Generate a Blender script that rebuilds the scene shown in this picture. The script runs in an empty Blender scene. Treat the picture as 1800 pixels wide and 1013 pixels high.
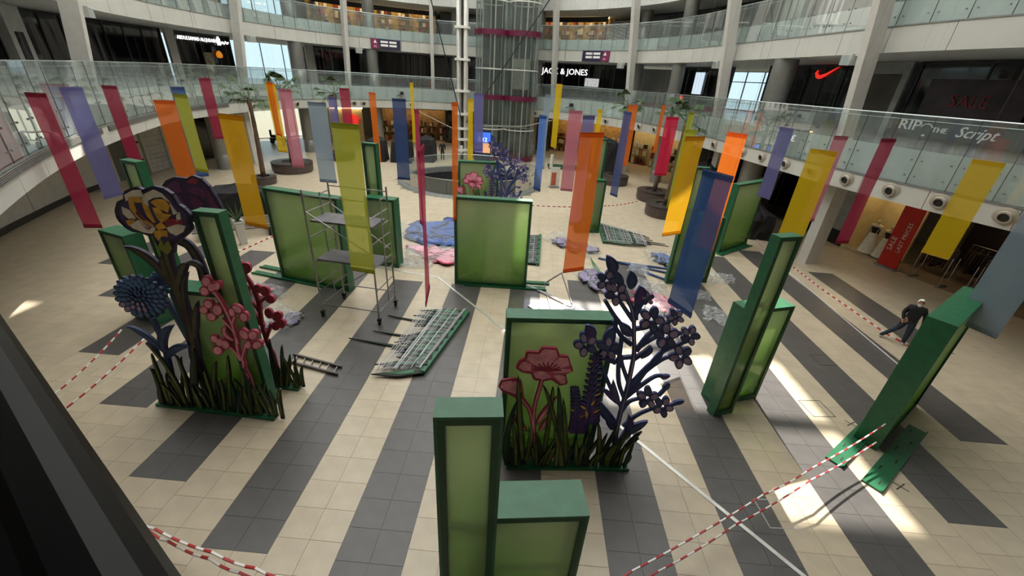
import bpy, bmesh, math, random
from mathutils import Vector, Matrix
random.seed(7)
scene = bpy.context.scene
COL = scene.collection
# ---------------------------------------------------------------- camera, world, sun, exposure
cam_d = bpy.data.cameras.new('camera'); cam = bpy.data.objects.new('camera', cam_d); COL.objects.link(cam)
cam_d.sensor_width = 36.0; cam_d.lens = 14.293; cam_d.clip_start = 0.02; cam_d.clip_end = 500
_yaw, _pitch, _roll = -0.02866, 0.47531, 0.0634
def _cam_axes():
    cy, sy = math.cos(_yaw), math.sin(_yaw)
    f = Vector((sy, cy, 0)); r = Vector((cy, -sy, 0)); u = Vector((0, 0, 1))
    f2 = math.cos(_pitch)*f - math.sin(_pitch)*u; u2 = math.cos(_pitch)*u + math.sin(_pitch)*f
    return math.cos(_roll)*r + math.sin(_roll)*u2, -math.sin(_roll)*r + math.cos(_roll)*u2, f2
_r, _u, _f = _cam_axes()
cam.matrix_world = Matrix(((_r.x, _u.x, -_f.x, 0), (_r.y, _u.y, -_f.y, 0), (_r.z, _u.z, -_f.z, 7.616), (0, 0, 0, 1)))
scene.camera = cam
w = bpy.data.worlds.new('sky'); scene.world = w; w.use_nodes = True
_bg = w.node_tree.nodes['Background']; _bg.inputs[0].default_value = (0.72, 0.86, 1.0, 1); _bg.inputs[1].default_value = 1.7
sun_d = bpy.data.lights.new('sun', 'SUN'); sun = bpy.data.objects.new('sun', sun_d); COL.objects.link(sun)
sun_d.energy = 15.0; sun_d.angle = math.radians(0.7); sun_d.color = (1.0, 0.95, 0.87)
sun.rotation_euler = Vector((-0.02, -0.66, -0.75)).to_track_quat('-Z', 'Y').to_euler()   # light travels towards the viewer and down
scene.view_settings.view_transform = 'Standard'; scene.view_settings.look = 'None'
scene.view_settings.gamma = 1.0; scene.view_settings.use_curve_mapping = False
scene.view_settings.exposure = -0.2
cy_ = scene.cycles
cy_.use_denoising = True
cy_.max_bounces = 8; cy_.diffuse_bounces = 4; cy_.glossy_bounces = 3; cy_.transmission_bounces = 6; cy_.transparent_max_bounces = 24
cy_.sample_clamp_indirect = 6.0; cy_.caustics_reflective = False; cy_.caustics_refractive = False
cy_.use_adaptive_sampling = True; cy_.adaptive_threshold = 0.02

# ---------------------------------------------------------------- helpers
def lin(c): return tuple((x/255/12.92 if x/255 <= 0.04045 else ((x/255+0.055)/1.055)**2.4) for x in c)
MATS = {}
def mat(name, rgb, rough=0.5, metal=0.0, var=0.12, scale=3.0, emis=None, estr=0.0, spec=0.5, bump=0.0, bscale=40.0, coat=0.0):
    if name in MATS: return MATS[name]
    m = bpy.data.materials.new(name); m.use_nodes = True; nt = m.node_tree; b = nt.nodes['Principled BSDF']
    c = lin(rgb); b.inputs['Roughness'].default_value = rough; b.inputs['Metallic'].default_value = metal
    b.inputs['Specular IOR Level'].default_value = spec; b.inputs['Coat Weight'].default_value = coat
    tc = nt.nodes.new('ShaderNodeTexCoord')
    if var > 0:
        n = nt.nodes.new('ShaderNodeTexNoise'); n.inputs['Scale'].default_value = scale; n.inputs['Detail'].default_value = 4
        r = nt.nodes.new('ShaderNodeValToRGB')
        r.color_ramp.elements[0].position = 0.3; r.color_ramp.elements[1].position = 0.7
        r.color_ramp.elements[0].color = tuple(x*(1-var) for x in c)+(1,); r.color_ramp.elements[1].color = tuple(min(1, x*(1+var)) for x in c)+(1,)
        nt.links.new(tc.outputs['Object'], n.inputs['Vector']); nt.links.new(n.outputs['Fac'], r.inputs['Fac']); nt.links.new(r.outputs['Color'], b.inputs['Base Color'])
    else: b.inputs['Base Color'].default_value = c+(1,)
    if bump > 0:
        n2 = nt.nodes.new('ShaderNodeTexNoise'); n2.inputs['Scale'].default_value = bscale; bp = nt.nodes.new('ShaderNodeBump'); bp.inputs['Strength'].default_value = bump
        nt.links.new(tc.outputs['Object'], n2.inputs['Vector']); nt.links.new(n2.outputs['Fac'], bp.inputs['Height']); nt.links.new(bp.outputs['Normal'], b.inputs['Normal'])
    if emis: b.inputs['Emission Color'].default_value = lin(emis)+(1,); b.inputs['Emission Strength'].default_value = estr
    MATS[name] = m; return m
def mat_nodes(name, build):
    if name in MATS: return MATS[name]
    m = bpy.data.materials.new(name); m.use_nodes = True; nt = m.node_tree; nt.nodes.clear()
    out = nt.nodes.new('ShaderNodeOutputMaterial'); sh = build(nt); nt.links.new(sh, out.inputs['Surface']); MATS[name] = m; return m
def _mix(nt, fac, a, b):
    n = nt.nodes.new('ShaderNodeMixShader')
    if isinstance(fac, float): n.inputs[0].default_value = fac
    else: nt.links.new(fac, n.inputs[0])
    nt.links.new(a, n.inputs[1]); nt.links.new(b, n.inputs[2]); return n.outputs[0]
def _sh(nt, kind, col, rough=None):
    n = nt.nodes.new('ShaderNodeBsdf'+kind)
    if hasattr(col, 'is_output'): nt.links.new(col, n.inputs['Color'])
    else: n.inputs['Color'].default_value = tuple(col)+(1,)
    if rough is not None: n.inputs['Roughness'].default_value = rough
    return n.outputs[0]
def glass(name, tint, refl=0.10, rough=0.02, haze=0.0, hazecol=(0.6, 0.7, 0.66)):
    def b(nt):
        t = _sh(nt, 'Transparent', tint); g = _sh(nt, 'Glossy', (1, 1, 1), rough)
        lw = nt.nodes.new('ShaderNodeLayerWeight'); lw.inputs[0].default_value = 0.25
        mul = nt.nodes.new('ShaderNodeMath'); mul.operation = 'MULTIPLY_ADD'; nt.links.new(lw.outputs['Fresnel'], mul.inputs[0]); mul.inputs[1].default_value = 0.4; mul.inputs[2].default_value = refl; mul.use_clamp = True
        s = _mix(nt, mul.outputs[0], t, g)
        if haze: s = _mix(nt, haze, s, _sh(nt, 'Diffuse', hazecol))
        return s
    return mat_nodes(name, b)
def fabric(name, rgb, sheer=0.25):
    c = lin(rgb)
    def b(nt):
        tc = nt.nodes.new('ShaderNodeTexCoord'); n = nt.nodes.new('ShaderNodeTexNoise'); n.inputs['Scale'].default_value = 60; n.inputs['Detail'].default_value = 3
        nt.links.new(tc.outputs['Object'], n.inputs['Vector'])
        r = nt.nodes.new('ShaderNodeValToRGB'); r.color_ramp.elements[0].color = tuple(x*0.88 for x in c)+(1,); r.color_ramp.elements[1].color = tuple(min(1, x*1.12) for x in c)+(1,)
        nt.links.new(n.outputs['Fac'], r.inputs['Fac'])
        d = _sh(nt, 'Diffuse', r.outputs['Color']); t = _sh(nt, 'Translucent', r.outputs['Color']); tr = _sh(nt, 'Transparent', tuple(0.35+0.65*x for x in c))
        return _mix(nt, sheer, _mix(nt, 0.5, d, t), tr)
    return mat_nodes(name, b)
def gradient_pane(name):
    # printed sheer film: cream at the top running to leaf green at the foot
    def b(nt):
        tc = nt.nodes.new('ShaderNodeTexCoord'); sp = nt.nodes.new('ShaderNodeSeparateXYZ'); nt.links.new(tc.outputs['Generated'], sp.inputs[0])
        n = nt.nodes.new('ShaderNodeTexNoise'); n.inputs['Scale'].default_value = 2.5; nt.links.new(tc.outputs['Object'], n.inputs['Vector'])
        ad = nt.nodes.new('ShaderNodeMath'); ad.operation = 'MULTIPLY_ADD'; nt.links.new(n.outputs['Fac'], ad.inputs[0]); ad.inputs[1].default_value = 0.18; nt.links.new(sp.outputs['Z'], ad.inputs[2])
        r = nt.nodes.new('ShaderNodeValToRGB'); e = r.color_ramp.elements
        e[0].position = 0.05; e[0].color = lin((132, 172, 78))+(1,); e[1].position = 1.05; e[1].color = lin((224, 230, 210))+(1,)
        m = e.new(0.5); m.color = lin((178, 202, 146))+(1,)
        nt.links.new(ad.outputs[0], r.inputs['Fac'])
        d = _sh(nt, 'Diffuse', r.outputs['Color']); t = _sh(nt, 'Translucent', r.outputs['Color']); tr = _sh(nt, 'Transparent', (0.74, 0.82, 0.62)); g = _sh(nt, 'Glossy', (1, 1, 1), 0.12)
        return _mix(nt, 0.07, _mix(nt, 0.52, _mix(nt, 0.66, d, t), tr), g)
    return mat_nodes(name, b)
def film(name, milk=0.25):
    def b(nt):
        tc = nt.nodes.new('ShaderNodeTexCoord'); n = nt.nodes.new('ShaderNodeTexNoise'); n.inputs['Scale'].default_value = 9; n.inputs['Detail'].default_value = 5
        nt.links.new(tc.outputs['Object'], n.inputs['Vector']); bp = nt.nodes.new('ShaderNodeBump'); bp.inputs['Strength'].default_value = 0.9; bp.inputs['Distance'].default_value = 0.1; nt.links.new(n.outputs['Fac'], bp.inputs['Height'])
        g = nt.nodes.new('ShaderNodeBsdfGlossy'); g.inputs['Roughness'].default_value = 0.18; nt.links.new(bp.outputs['Normal'], g.inputs['Normal'])
        t = _sh(nt, 'Transparent', (0.95, 0.96, 0.96)); d = _sh(nt, 'Diffuse', (0.75, 0.76, 0.76))
        return _mix(nt, milk, _mix(nt, 0.11, t, g.outputs[0]), d)
    return mat_nodes(name, b)

class MB:
    def __init__(s): s.v = []; s.f = []; s.m = []
    def poly(s, pts, mi=0):
        b = len(s.v); s.v += [tuple(p) for p in pts]; s.f.append(tuple(range(b, b+len(pts)))); s.m.append(mi)
    def box(s, c, d, rz=0.0, mi=0):
        hx, hy, hz = d[0]/2, d[1]/2, d[2]/2; ca, sa = math.cos(rz), math.sin(rz); b = len(s.v)
        for z in (-hz, hz):
            for x, y in ((-hx, -hy), (hx, -hy), (hx, hy), (-hx, hy)): s.v.append((c[0]+x*ca-y*sa, c[1]+x*sa+y*ca, c[2]+z))
        for f in ((3, 2, 1, 0), (4, 5, 6, 7), (0, 1, 5, 4), (1, 2, 6, 5), (2, 3, 7, 6), (3, 0, 4, 7)): s.f.append(tuple(b+i for i in f)); s.m.append(mi)
        return s
    def prism(s, lo, hi, mi=0):                 # two matching outlines
        n = len(lo); b = len(s.v); s.v += [tuple(p) for p in lo]+[tuple(p) for p in hi]
        s.f.append(tuple(b+i for i in reversed(range(n)))); s.m.append(mi); s.f.append(tuple(b+n+i for i in range(n))); s.m.append(mi)
        for i in range(n):
            j = (i+1) % n; s.f.append((b+i, b+j, b+n+j, b+n+i)); s.m.append(mi)
        return s
    def tube(s, path, r, n=8, mi=0, cap=True):
        path = [Vector(p) for p in path]; rs = r if isinstance(r, (list, tuple)) else [r]*len(path); b = len(s.v); up = Vector((0, 0, 1))
        for i, p in enumerate(path):
            t = (path[min(i+1, len(path)-1)]-path[max(i-1, 0)]).normalized(); a = t.cross(up)
            if a.length < 0.05: a = t.cross(Vector((0, 1, 0)))
            a.normalize(); c = t.cross(a)
            for k in range(n):
                an = 2*math.pi*k/n; s.v.append(tuple(p+(a*math.cos(an)+c*math.sin(an))*rs[i]))
        for i in range(len(path)-1):
            for k in range(n):
                k2 = (k+1) % n; s.f.append((b+i*n+k, b+i*n+k2, b+(i+1)*n+k2, b+(i+1)*n+k)); s.m.append(mi)
        if cap:
            s.f.append(tuple(b+k for k in reversed(range(n)))); s.m.append(mi); e = b+(len(path)-1)*n; s.f.append(tuple(e+k for k in range(n))); s.m.append(mi)
        return s
    def lathe(s, c, prof, n=24, mi=0, sx=1, sy=1, rz=0):
        b = len(s.v)
        for (r, z) in prof:
            for k in range(n):
                a = 2*math.pi*k/n; x = r*math.cos(a)*sx; y = r*math.sin(a)*sy
                s.v.append((c[0]+x*math.cos(rz)-y*math.sin(rz), c[1]+x*math.sin(rz)+y*math.cos(rz), c[2]+z))
        for i in range(len(prof)-1):
            for k in range(n):
                k2 = (k+1) % n; s.f.append((b+i*n+k, b+i*n+k2, b+(i+1)*n+k2, b+(i+1)*n+k)); s.m.append(mi)
        return s
    def mesh(s, name, mats):
        me = bpy.data.meshes.new(name); me.from_pydata(s.v, [], s.f); me.update()
        for m in (mats if isinstance(mats, (list, tuple)) else [mats]): me.materials.append(m)
        if any(s.m): me.polygons.foreach_set('material_index', s.m)
        return me
    def build(s, name, mats, parent=None, smooth=False):
        me = s.mesh(name, mats)
        if smooth: me.polygons.foreach_set('use_smooth', [True]*len(me.polygons))
        o = bpy.data.objects.new(name, me); COL.objects.link(o)
        if parent is not None: o.parent = parent
        return o
def tag(o, label=None, cat=None, group=None, kind=None):
    if label: o['label'] = label
    if cat: o['category'] = cat
    if group: o['group'] = group
    if kind: o['kind'] = kind
    return o
def thing(name, label, cat, loc=(0, 0, 0), rz=0.0, group=None):
    o = bpy.data.objects.new(name, None); COL.objects.link(o); o.location = loc; o.rotation_euler = (0, 0, rz); return tag(o, label, cat, group)
def struct(o): o['kind'] = 'structure'; return o
def part(name, me, parent):
    o = bpy.data.objects.new(name, me); COL.objects.link(o); o.parent = parent; return o
def copy_tree(o, parent=None):
    c = o.copy(); COL.objects.link(c)
    if parent is not None:
        inv = o.matrix_parent_inverse.copy(); c.parent = parent; c.matrix_parent_inverse = inv
    for ch in list(o.children): copy_tree(ch, c)
    return c
def anchor(o, loc):
    # shift a thing whose parts were laid out in world coordinates so that its origin sits at its base
    o.location = loc
    mi = Matrix.Translation(-Vector(loc))
    for ch in o.children: ch.matrix_parent_inverse = mi
    return o
def text(body, size, m, loc, rot, parent, depth=0.02, name='lettering', align='CENTER', sx=1.0, shear=0.0):
    c = bpy.data.curves.new(name, 'FONT'); c.body = body; c.size = size; c.extrude = depth; c.align_x = align; c.resolution_u = 2
    o = bpy.data.objects.new(name, c); COL.objects.link(o); c.materials.append(m); c.shear = shear; bpy.context.view_layer.update(); me = bpy.data.meshes.new_from_object(o.evaluated_get(bpy.context.evaluated_depsgraph_get())); bpy.data.objects.remove(o)
    o = bpy.data.objects.new(name, me); COL.objects.link(o); me.materials.clear(); me.materials.append(m); o.location = loc; o.rotation_euler = rot; o.scale = (sx, 1, 1); o.parent = parent; return o

# edge curve of the galleries in plan (metres), outward offset to the right of travel
CTRL = [(17.2,9.5),(15.9,12.6),(14.4,16.2),(13.3,20),(12.6,24),(11.8,28.4),(11.0,32.2),(10.0,36.2),(7.8,40.6),(3.6,44.6),(-2.5,47.4),(-9.0,48.0),(-15,46),(-19.6,42),(-21.8,36.5),(-22.3,30.5),(-21.6,25.2),(-19.6,20.3),(-17.4,16.0),(-15.3,12.6),(-13.1,9.6),(-10.5,6.4)]
NU = len(CTRL)-1
def _cr(u):
    i = max(0, min(NU-1, int(math.floor(u)))); t = u-i
    p0, p1, p2, p3 = CTRL[max(i-1, 0)], CTRL[i], CTRL[i+1], CTRL[min(i+2, NU)]
    P = [0.5*(2*p1[k]+(p2[k]-p0[k])*t+(2*p0[k]-5*p1[k]+4*p2[k]-p3[k])*t*t+(3*p1[k]-p0[k]-3*p2[k]+p3[k])*t**3) for k in (0, 1)]
    D = [0.5*((p2[k]-p0[k])+2*(2*p0[k]-5*p1[k]+4*p2[k]-p3[k])*t+3*(3*p1[k]-p0[k]-3*p2[k]+p3[k])*t*t) for k in (0, 1)]
    l = math.hypot(*D); return P, (D[0]/l, D[1]/l)
def CP(u, off=0.0, z=0.0):
    P, T = _cr(u); return (P[0]+T[1]*off, P[1]-T[0]*off, z)
def ANG(u):                                   # heading so that local +x runs along the wall as read from inside the hall
    _, T = _cr(u); return math.atan2(-T[1], -T[0])
def cwall(mb, u0, u1, o0, o1, z0, z1, step=0.12, mi=0):
    n = max(1, int(math.ceil((u1-u0)/step))); us = [u0+(u1-u0)*i/n for i in range(n+1)]; b = len(mb.v)
    for u in us: mb.v += [CP(u, o0, z0), CP(u, o0, z1), CP(u, o1, z1), CP(u, o1, z0)]
    for i in range(n):
        a = b+4*i; c = a+4
        for k in range(4):
            k2 = (k+1) % 4; mb.f.append((a+k, c+k, c+k2, a+k2)); mb.m.append(mi)
    mb.f.append((b, b+1, b+2, b+3)); e = b+4*n; mb.f.append((e+3, e+2, e+1, e)); mb.m += [mi, mi]
    return mb
# ---- traced outlines of the flower cutouts: metres along each board and metres up
FD_planes={'LG':([-8.76,7.12],[0.9989,-0.0469]),'LI':([-8.76,7.36],[0.9989,-0.0469]),'LD':([-8.76,7.27],[0.9989,-0.0469]),'LP':([-8.76,7.2],[0.9989,-0.0469]),'LB':([-6.6,8.12],[0.9989,-0.0469]),'LI2':([-7.9,8.45],[0.9989,-0.0469]),'FG':([-0.05,6.2],[0.9965,0.0836]),'FP':([-0.05,6.26],[0.9965,0.0836]),'FL':([-0.05,6.34],[0.9965,0.0836]),'FD':([-0.05,6.42],[0.9965,0.0836])}
FD_iris_outline=[(0.86,5.05),(0.74,4.87),(0.72,4.71),(0.83,4.55),(0.94,4.5),(1.1,4.51),(1.22,4.45),(1.39,4.47),(1.36,4.34),(1.4,4.22),(1.41,4.09),(1.51,4.03),(1.65,4.11),(1.72,4.29),(1.71,4.36),(1.82,4.37),(1.96,4.46),(2.1,4.56),(2.22,4.68),(2.2,4.8),(2.28,4.93),(2.2,5.04),(2.1,5.11),(2.04,5.3),(1.91,5.39),(1.73,5.42),(1.57,5.36),(1.47,5.32),(1.39,5.38),(1.23,5.33),(1.08,5.26),(1.03,5.12)]
FD_iris_petals=[('white',[(1.09,5.23),(1.27,5.32),(1.42,5.34),(1.42,5.25),(1.39,5.21),(1.26,5.21),(1.15,5.18),(1.08,5.12)]),('yellow',[(1.14,5.16),(1.34,5.19),(1.41,5.11),(1.32,5.08),(1.21,5.08),(1.21,4.95),(1.26,4.84),(1.35,4.78),(1.45,4.69),(1.28,4.72),(1.16,4.83),(1.1,4.97)]),('white',[(1.51,5.26),(1.71,5.35),(1.84,5.3),(1.92,5.19),(1.96,5.08),(2.01,4.98),(1.92,4.95),(1.93,5.16),(1.81,5.24),(1.66,5.21),(1.54,5.15),(1.52,5.06),(1.46,5.08),(1.43,5.15)]),('yellow',[(1.38,5.09),(1.47,5.05),(1.48,4.9),(1.5,4.74),(1.45,4.75),(1.39,4.85),(1.38,4.95)]),('yellow',[(1.59,5.13),(1.71,5.19),(1.86,5.19),(1.92,5.08),(1.84,4.97),(1.77,5.0),(1.66,5.05)]),('yellow',[(1.58,5.01),(1.7,5.0),(1.74,4.92),(1.88,4.91),(1.76,4.8),(1.64,4.75),(1.59,4.85)]),('plum',[(1.19,4.91),(1.25,4.9),(1.34,4.78),(1.42,4.73),(1.27,4.74),(1.18,4.83)]),('white',[(0.92,4.97),(1.04,4.92),(1.1,4.78),(0.96,4.76),(0.89,4.85)]),('yellow',[(0.89,4.7),(1.08,4.74),(0.94,4.6),(0.9,4.63)]),('white',[(0.96,4.61),(1.16,4.72),(1.39,4.66),(1.43,4.58),(1.33,4.49),(1.18,4.5),(1.02,4.55)]),('rose',[(1.19,4.71),(1.31,4.68),(1.39,4.63),(1.31,4.55),(1.23,4.59),(1.2,4.66)]),('white',[(1.74,4.63),(1.96,4.72),(2.1,4.69),(2.02,4.58),(1.87,4.5),(1.76,4.55)]),('rose',[(1.75,4.78),(1.88,4.83),(2.08,4.81),(2.08,4.76),(1.94,4.71),(1.78,4.67)]),('white',[(2.01,4.9),(2.09,4.97),(2.08,4.85),(1.99,4.8)]),('yellow',[(1.49,4.65),(1.63,4.73),(1.7,4.63),(1.53,4.58)]),('yellow',[(1.42,4.52),(1.52,4.55),(1.68,4.56),(1.65,4.44),(1.59,4.45),(1.53,4.44),(1.45,4.35),(1.41,4.43)]),('olive',[(1.38,4.17),(1.51,4.38),(1.51,4.23),(1.64,4.35),(1.66,4.2),(1.53,4.07)])]
FD_iris_stem=[(1.49,4.07),(1.45,3.8),(1.46,3.49),(1.44,2.91),(1.4,2.12),(1.26,1.39)]
FD_iris_leaves=[(1.31,3.34,1.07,3.87,0.58,4.13,0.21),(1.36,3.27,1.32,3.62,1.38,4.02,0.26),(1.39,3.1,1.67,3.66,1.89,3.87,0.19),(1.88,3.87,2.07,3.87,2.21,3.69,0.14),(1.41,1.9,1.42,2.89,1.28,3.78,0.21),(1.44,2.23,1.54,3.1,1.82,3.67,0.11),(1.44,1.95,1.58,2.43,1.82,2.98,0.16)]
FD_iris2_outline=[(-0.05,5.09),(0.07,5.21),(0.28,5.3),(0.45,5.3),(0.58,5.29),(0.72,5.37),(0.89,5.32),(1.01,5.18),(1.09,4.99),(1.15,4.79),(1.19,4.61),(1.1,4.46),(0.75,4.34),(0.47,4.36),(0.29,4.41),(0.14,4.52),(-0.01,4.67),(-0.08,4.87)]
FD_iris2_petals=[('plum',[(0.05,5.1),(0.23,5.22),(0.36,5.19),(0.36,5.04),(0.25,5.0),(0.11,5.02)]),('plum',[(0.51,5.07),(0.72,5.15),(0.89,5.08),(0.89,4.95),(0.78,4.96),(0.61,5.01)]),('plum',[(0.52,4.96),(0.69,4.91),(0.78,4.8),(0.67,4.68),(0.54,4.71)]),('plum',[(0.98,5.09),(1.06,4.89),(1.11,4.72),(0.96,4.7),(0.92,4.88)]),('plum',[(0.19,4.96),(0.31,4.9),(0.35,4.74),(0.21,4.73)]),('rose',[(0.58,5.27),(0.71,5.34),(0.82,5.3),(0.75,5.23),(0.61,5.24)])]
FD_iris2_stem=[(-0.16,3.86),(0.11,3.69),(0.22,3.07),(0.05,1.92),(-0.27,0.45)]
FD_dahlia=(0.58,2.98,0.49,-0.19,-0.34,-0.46)
FD_dahlia_stem=[(0.64,2.45),(0.67,2.13),(0.66,1.69),(0.56,0.95),(0.4,0.19)]
FD_dahlia_leaves=[(0.61,1.53,0.3,1.95,-0.07,2.17,0.16),(0.65,1.54,0.73,1.99,1.11,2.33,0.22),(0.57,1.29,0.91,1.66,1.3,1.77,0.19),(0.41,1.33,0.36,1.62,0.26,1.78,0.14)]
FD_dahlia2=(-2.07,2.76,0.27,0.03,-0.15,-0.4)
FD_spray1_blossoms=[[(2.31,3.57,0.03,-0.12,-0.12,-0.07),(2.2,3.34,0.09,-0.06,-0.08,-0.11),(2.4,3.46,-0.02,-0.12,-0.11,-0.03),(2.52,3.5,0.08,-0.01,-0.06,-0.12)],[(2.19,3.03,0.07,-0.08,-0.1,-0.1),(2.04,2.87,0.08,-0.05,-0.08,-0.1),(2.17,2.72,0.12,-0.01,-0.05,-0.12),(2.36,2.91,0.03,-0.14,-0.13,-0.08)],[(2.81,2.98,0.11,-0.07,-0.07,-0.09),(2.92,2.8,0.05,-0.1,-0.1,-0.09),(2.68,2.89,0.01,-0.12,-0.08,-0.04)],[(2.8,2.34,0.1,0.09,0.07,-0.13),(3.01,2.35,0.13,0.02,-0.03,-0.14),(2.84,2.08,0.08,0.01,-0.03,-0.13),(3.05,2.1,0.14,0.07,0.01,-0.11)],[(2.06,2.13,0.1,0.06,0.03,-0.11),(2.17,2.05,0.11,-0.04,-0.07,-0.12),(2.05,1.82,0.1,-0.06,-0.09,-0.13),(2.29,2.01,0.03,-0.12,-0.11,-0.08)]]
FD_spray1_stem=[[(2.4,3.35),(2.5,3.09),(2.57,2.71),(2.59,2.31),(2.53,1.82),(2.58,1.58),(2.55,1.38),(2.6,1.13)],[(2.38,2.69),(2.49,2.53),(2.57,2.37),(2.6,2.08)],[(2.71,2.79),(2.61,2.61),(2.59,2.43)],[(2.79,2.1),(2.63,1.77),(2.56,1.61)],[(2.36,1.95),(2.46,1.84),(2.53,1.6)]]
FD_spray1_leaves=[(2.54,2.13,2.35,2.31,2.46,2.53,0.16)]
FD_spray2_blossoms=[[(0.13,3.47,0.11,0.01,-0.04,-0.15),(0.28,3.43,0.13,0.01,-0.04,-0.15),(0.2,3.33,0.08,0.01,-0.02,-0.09)],[(0.13,2.86,0.12,0.01,-0.04,-0.14),(0.14,2.73,0.09,0.01,-0.03,-0.11)],[(0.45,2.93,0.08,0.05,0.03,-0.1),(0.61,2.88,0.11,0.07,0.04,-0.12),(0.7,2.68,0.1,-0.06,-0.07,-0.1)],[(0.57,2.27,0.1,0.07,0.04,-0.13),(0.77,2.21,0.13,0.02,-0.03,-0.14),(0.84,2.01,0.1,0.07,0.03,-0.11),(0.68,1.93,0.11,0.01,-0.03,-0.13)]]
FD_spray2_stem=[[(0.19,3.27),(0.31,3.0),(0.37,2.58),(0.32,2.08),(0.3,1.68),(0.33,1.28),(0.4,1.08)],[(0.14,2.62),(0.26,2.45),(0.33,2.27)],[(0.6,2.7),(0.42,2.56),(0.38,2.37)],[(0.57,1.98),(0.42,1.7),(0.31,1.48)]]
FD_spray2_leaves=[(0.38,1.89,0.15,2.12,0.16,2.41,0.21),(0.17,1.6,0.09,1.79,0.08,2.02,0.18)]
FD_grassL=[(0.22,0.15,0.35,0.89,0.3,1.19,0.14),(0.25,0.16,0.26,0.43,0.22,0.61,0.16),(0.39,0.18,0.43,1.02,0.47,1.6,0.15),(0.52,0.17,0.63,0.93,0.59,1.47,0.17),(0.74,0.17,0.7,0.68,0.63,0.93,0.11),(0.87,0.22,0.76,1.22,0.46,1.9,0.16),(1.02,0.21,1.26,1.02,1.54,1.85,0.27),(0.92,0.23,1.08,1.17,1.03,1.64,0.14),(1.25,0.24,1.01,0.98,1.1,1.54,0.12),(1.61,0.2,1.47,0.54,1.36,0.91,0.14),(1.58,0.56,1.64,1.01,1.64,1.25,0.12),(1.53,0.29,1.75,1.02,1.96,1.54,0.19),(1.73,0.15,1.8,0.65,1.85,1.1,0.11),(1.83,0.2,1.96,0.68,2.01,1.09,0.12),(1.93,0.18,2.17,1.15,2.31,1.76,0.16),(2.05,0.23,2.19,0.65,2.22,0.97,0.14),(2.36,0.22,2.35,0.67,2.25,1.06,0.14),(2.33,0.21,2.5,0.95,2.6,1.45,0.16),(2.5,0.24,2.63,0.78,2.74,1.26,0.12),(2.58,0.25,2.69,0.66,2.69,0.94,0.11),(2.94,0.21,2.85,0.52,2.72,0.82,0.12),(2.74,0.24,2.84,0.68,3.01,1.08,0.13),(3.09,0.2,3.11,0.53,3.09,0.88,0.12),(3.28,0.46,3.34,0.79,3.44,0.99,0.15),(3.03,0.25,3.11,0.43,3.2,0.61,0.1),(0.64,0.18,0.61,0.35,0.57,0.47,0.09),(1.24,0.21,1.23,0.34,1.23,0.44,0.09),(1.32,0.22,1.35,0.36,1.37,0.46,0.08)]
FD_grassL_base=[(0.09,0.07),(3.08,0.13)]
FD_grassL2=[(0.38,-0.06,0.41,0.84,0.49,1.59,0.2),(0.46,0.02,0.57,0.79,0.67,1.33,0.15),(0.56,-0.04,0.76,0.62,0.89,1.13,0.16),(0.8,-0.0,0.84,0.32,0.81,0.63,0.13),(1.03,0.28,1.05,0.52,1.14,0.77,0.13),(0.8,-0.0,0.85,0.25,0.96,0.51,0.13),(0.06,-0.22,0.09,0.46,0.14,1.04,0.21),(0.22,-0.16,0.37,0.29,0.49,0.68,0.15),(0.63,0.01,0.62,0.22,0.57,0.39,0.1),(-0.25,-0.27,-0.19,0.35,-0.1,0.84,0.18)]
FD_peony_outline=[(0.06,2.64),(0.11,2.78),(0.22,2.85),(0.23,3.01),(0.46,3.0),(0.53,3.12),(0.78,3.11),(0.85,2.94),(1.02,2.93),(1.08,2.76),(1.15,2.6),(1.01,2.52),(1.08,2.29),(0.95,2.24),(0.77,2.39),(0.6,2.34),(0.42,2.37),(0.36,2.52),(0.18,2.54)]
FD_peony_petals=[[(0.1,2.66),(0.19,2.78),(0.33,2.72),(0.32,2.59),(0.18,2.59)],[(0.25,2.85),(0.28,2.97),(0.46,2.96),(0.57,2.72),(0.46,2.69),(0.34,2.77)],[(0.49,2.98),(0.57,3.09),(0.77,3.07),(0.81,2.93),(0.68,2.73),(0.59,2.74)],[(0.71,2.73),(0.86,2.9),(1.01,2.9),(1.06,2.74),(0.91,2.67),(0.77,2.63)],[(0.78,2.57),(0.94,2.64),(1.1,2.64),(1.12,2.58),(0.98,2.55),(0.87,2.54)],[(0.8,2.47),(0.9,2.5),(1.02,2.45),(1.04,2.3),(0.95,2.29),(0.89,2.38)],[(0.41,2.52),(0.55,2.58),(0.64,2.53),(0.74,2.43),(0.6,2.38),(0.45,2.42)]]
FD_peony_bud=[(-0.28,2.15),(-0.23,2.32),(0.02,2.37),(0.17,2.32),(0.25,1.92),(0.11,1.84),(-0.07,1.96),(-0.21,2.04)]
FD_peony_budpetals=[[(-0.24,2.15),(-0.19,2.28),(-0.03,2.31),(0.09,2.16),(0.15,1.94),(-0.01,2.01),(-0.16,2.08)],[(-0.0,2.31),(0.13,2.28),(0.2,2.02),(0.13,2.09)]]
FD_peony_stems=[[(0.58,2.37),(0.54,2.07),(0.5,1.79),(0.49,1.4),(0.54,0.89),(0.58,0.45)],[(0.18,1.88),(0.35,1.63),(0.45,1.35),(0.51,0.98)]]
FD_peony_leaves=[(0.37,0.95,0.17,1.22,0.05,1.47,0.14),(0.57,1.15,0.72,1.52,0.92,1.92,0.13),(0.64,0.94,0.75,1.18,0.8,1.38,0.12)]
FD_lav=[[(1.47,0.83),(1.41,1.34),(1.26,2.1)],[(1.68,0.97),(1.64,1.68),(1.58,2.88)]]
FD_lav_w=[0.19,0.24]
FD_del_main=[(2.4,0.28),(2.35,0.8),(2.34,1.41),(2.36,1.98),(2.35,2.59),(2.33,2.97),(2.26,3.33),(2.16,3.79),(2.01,4.14),(1.89,4.37)]
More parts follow.
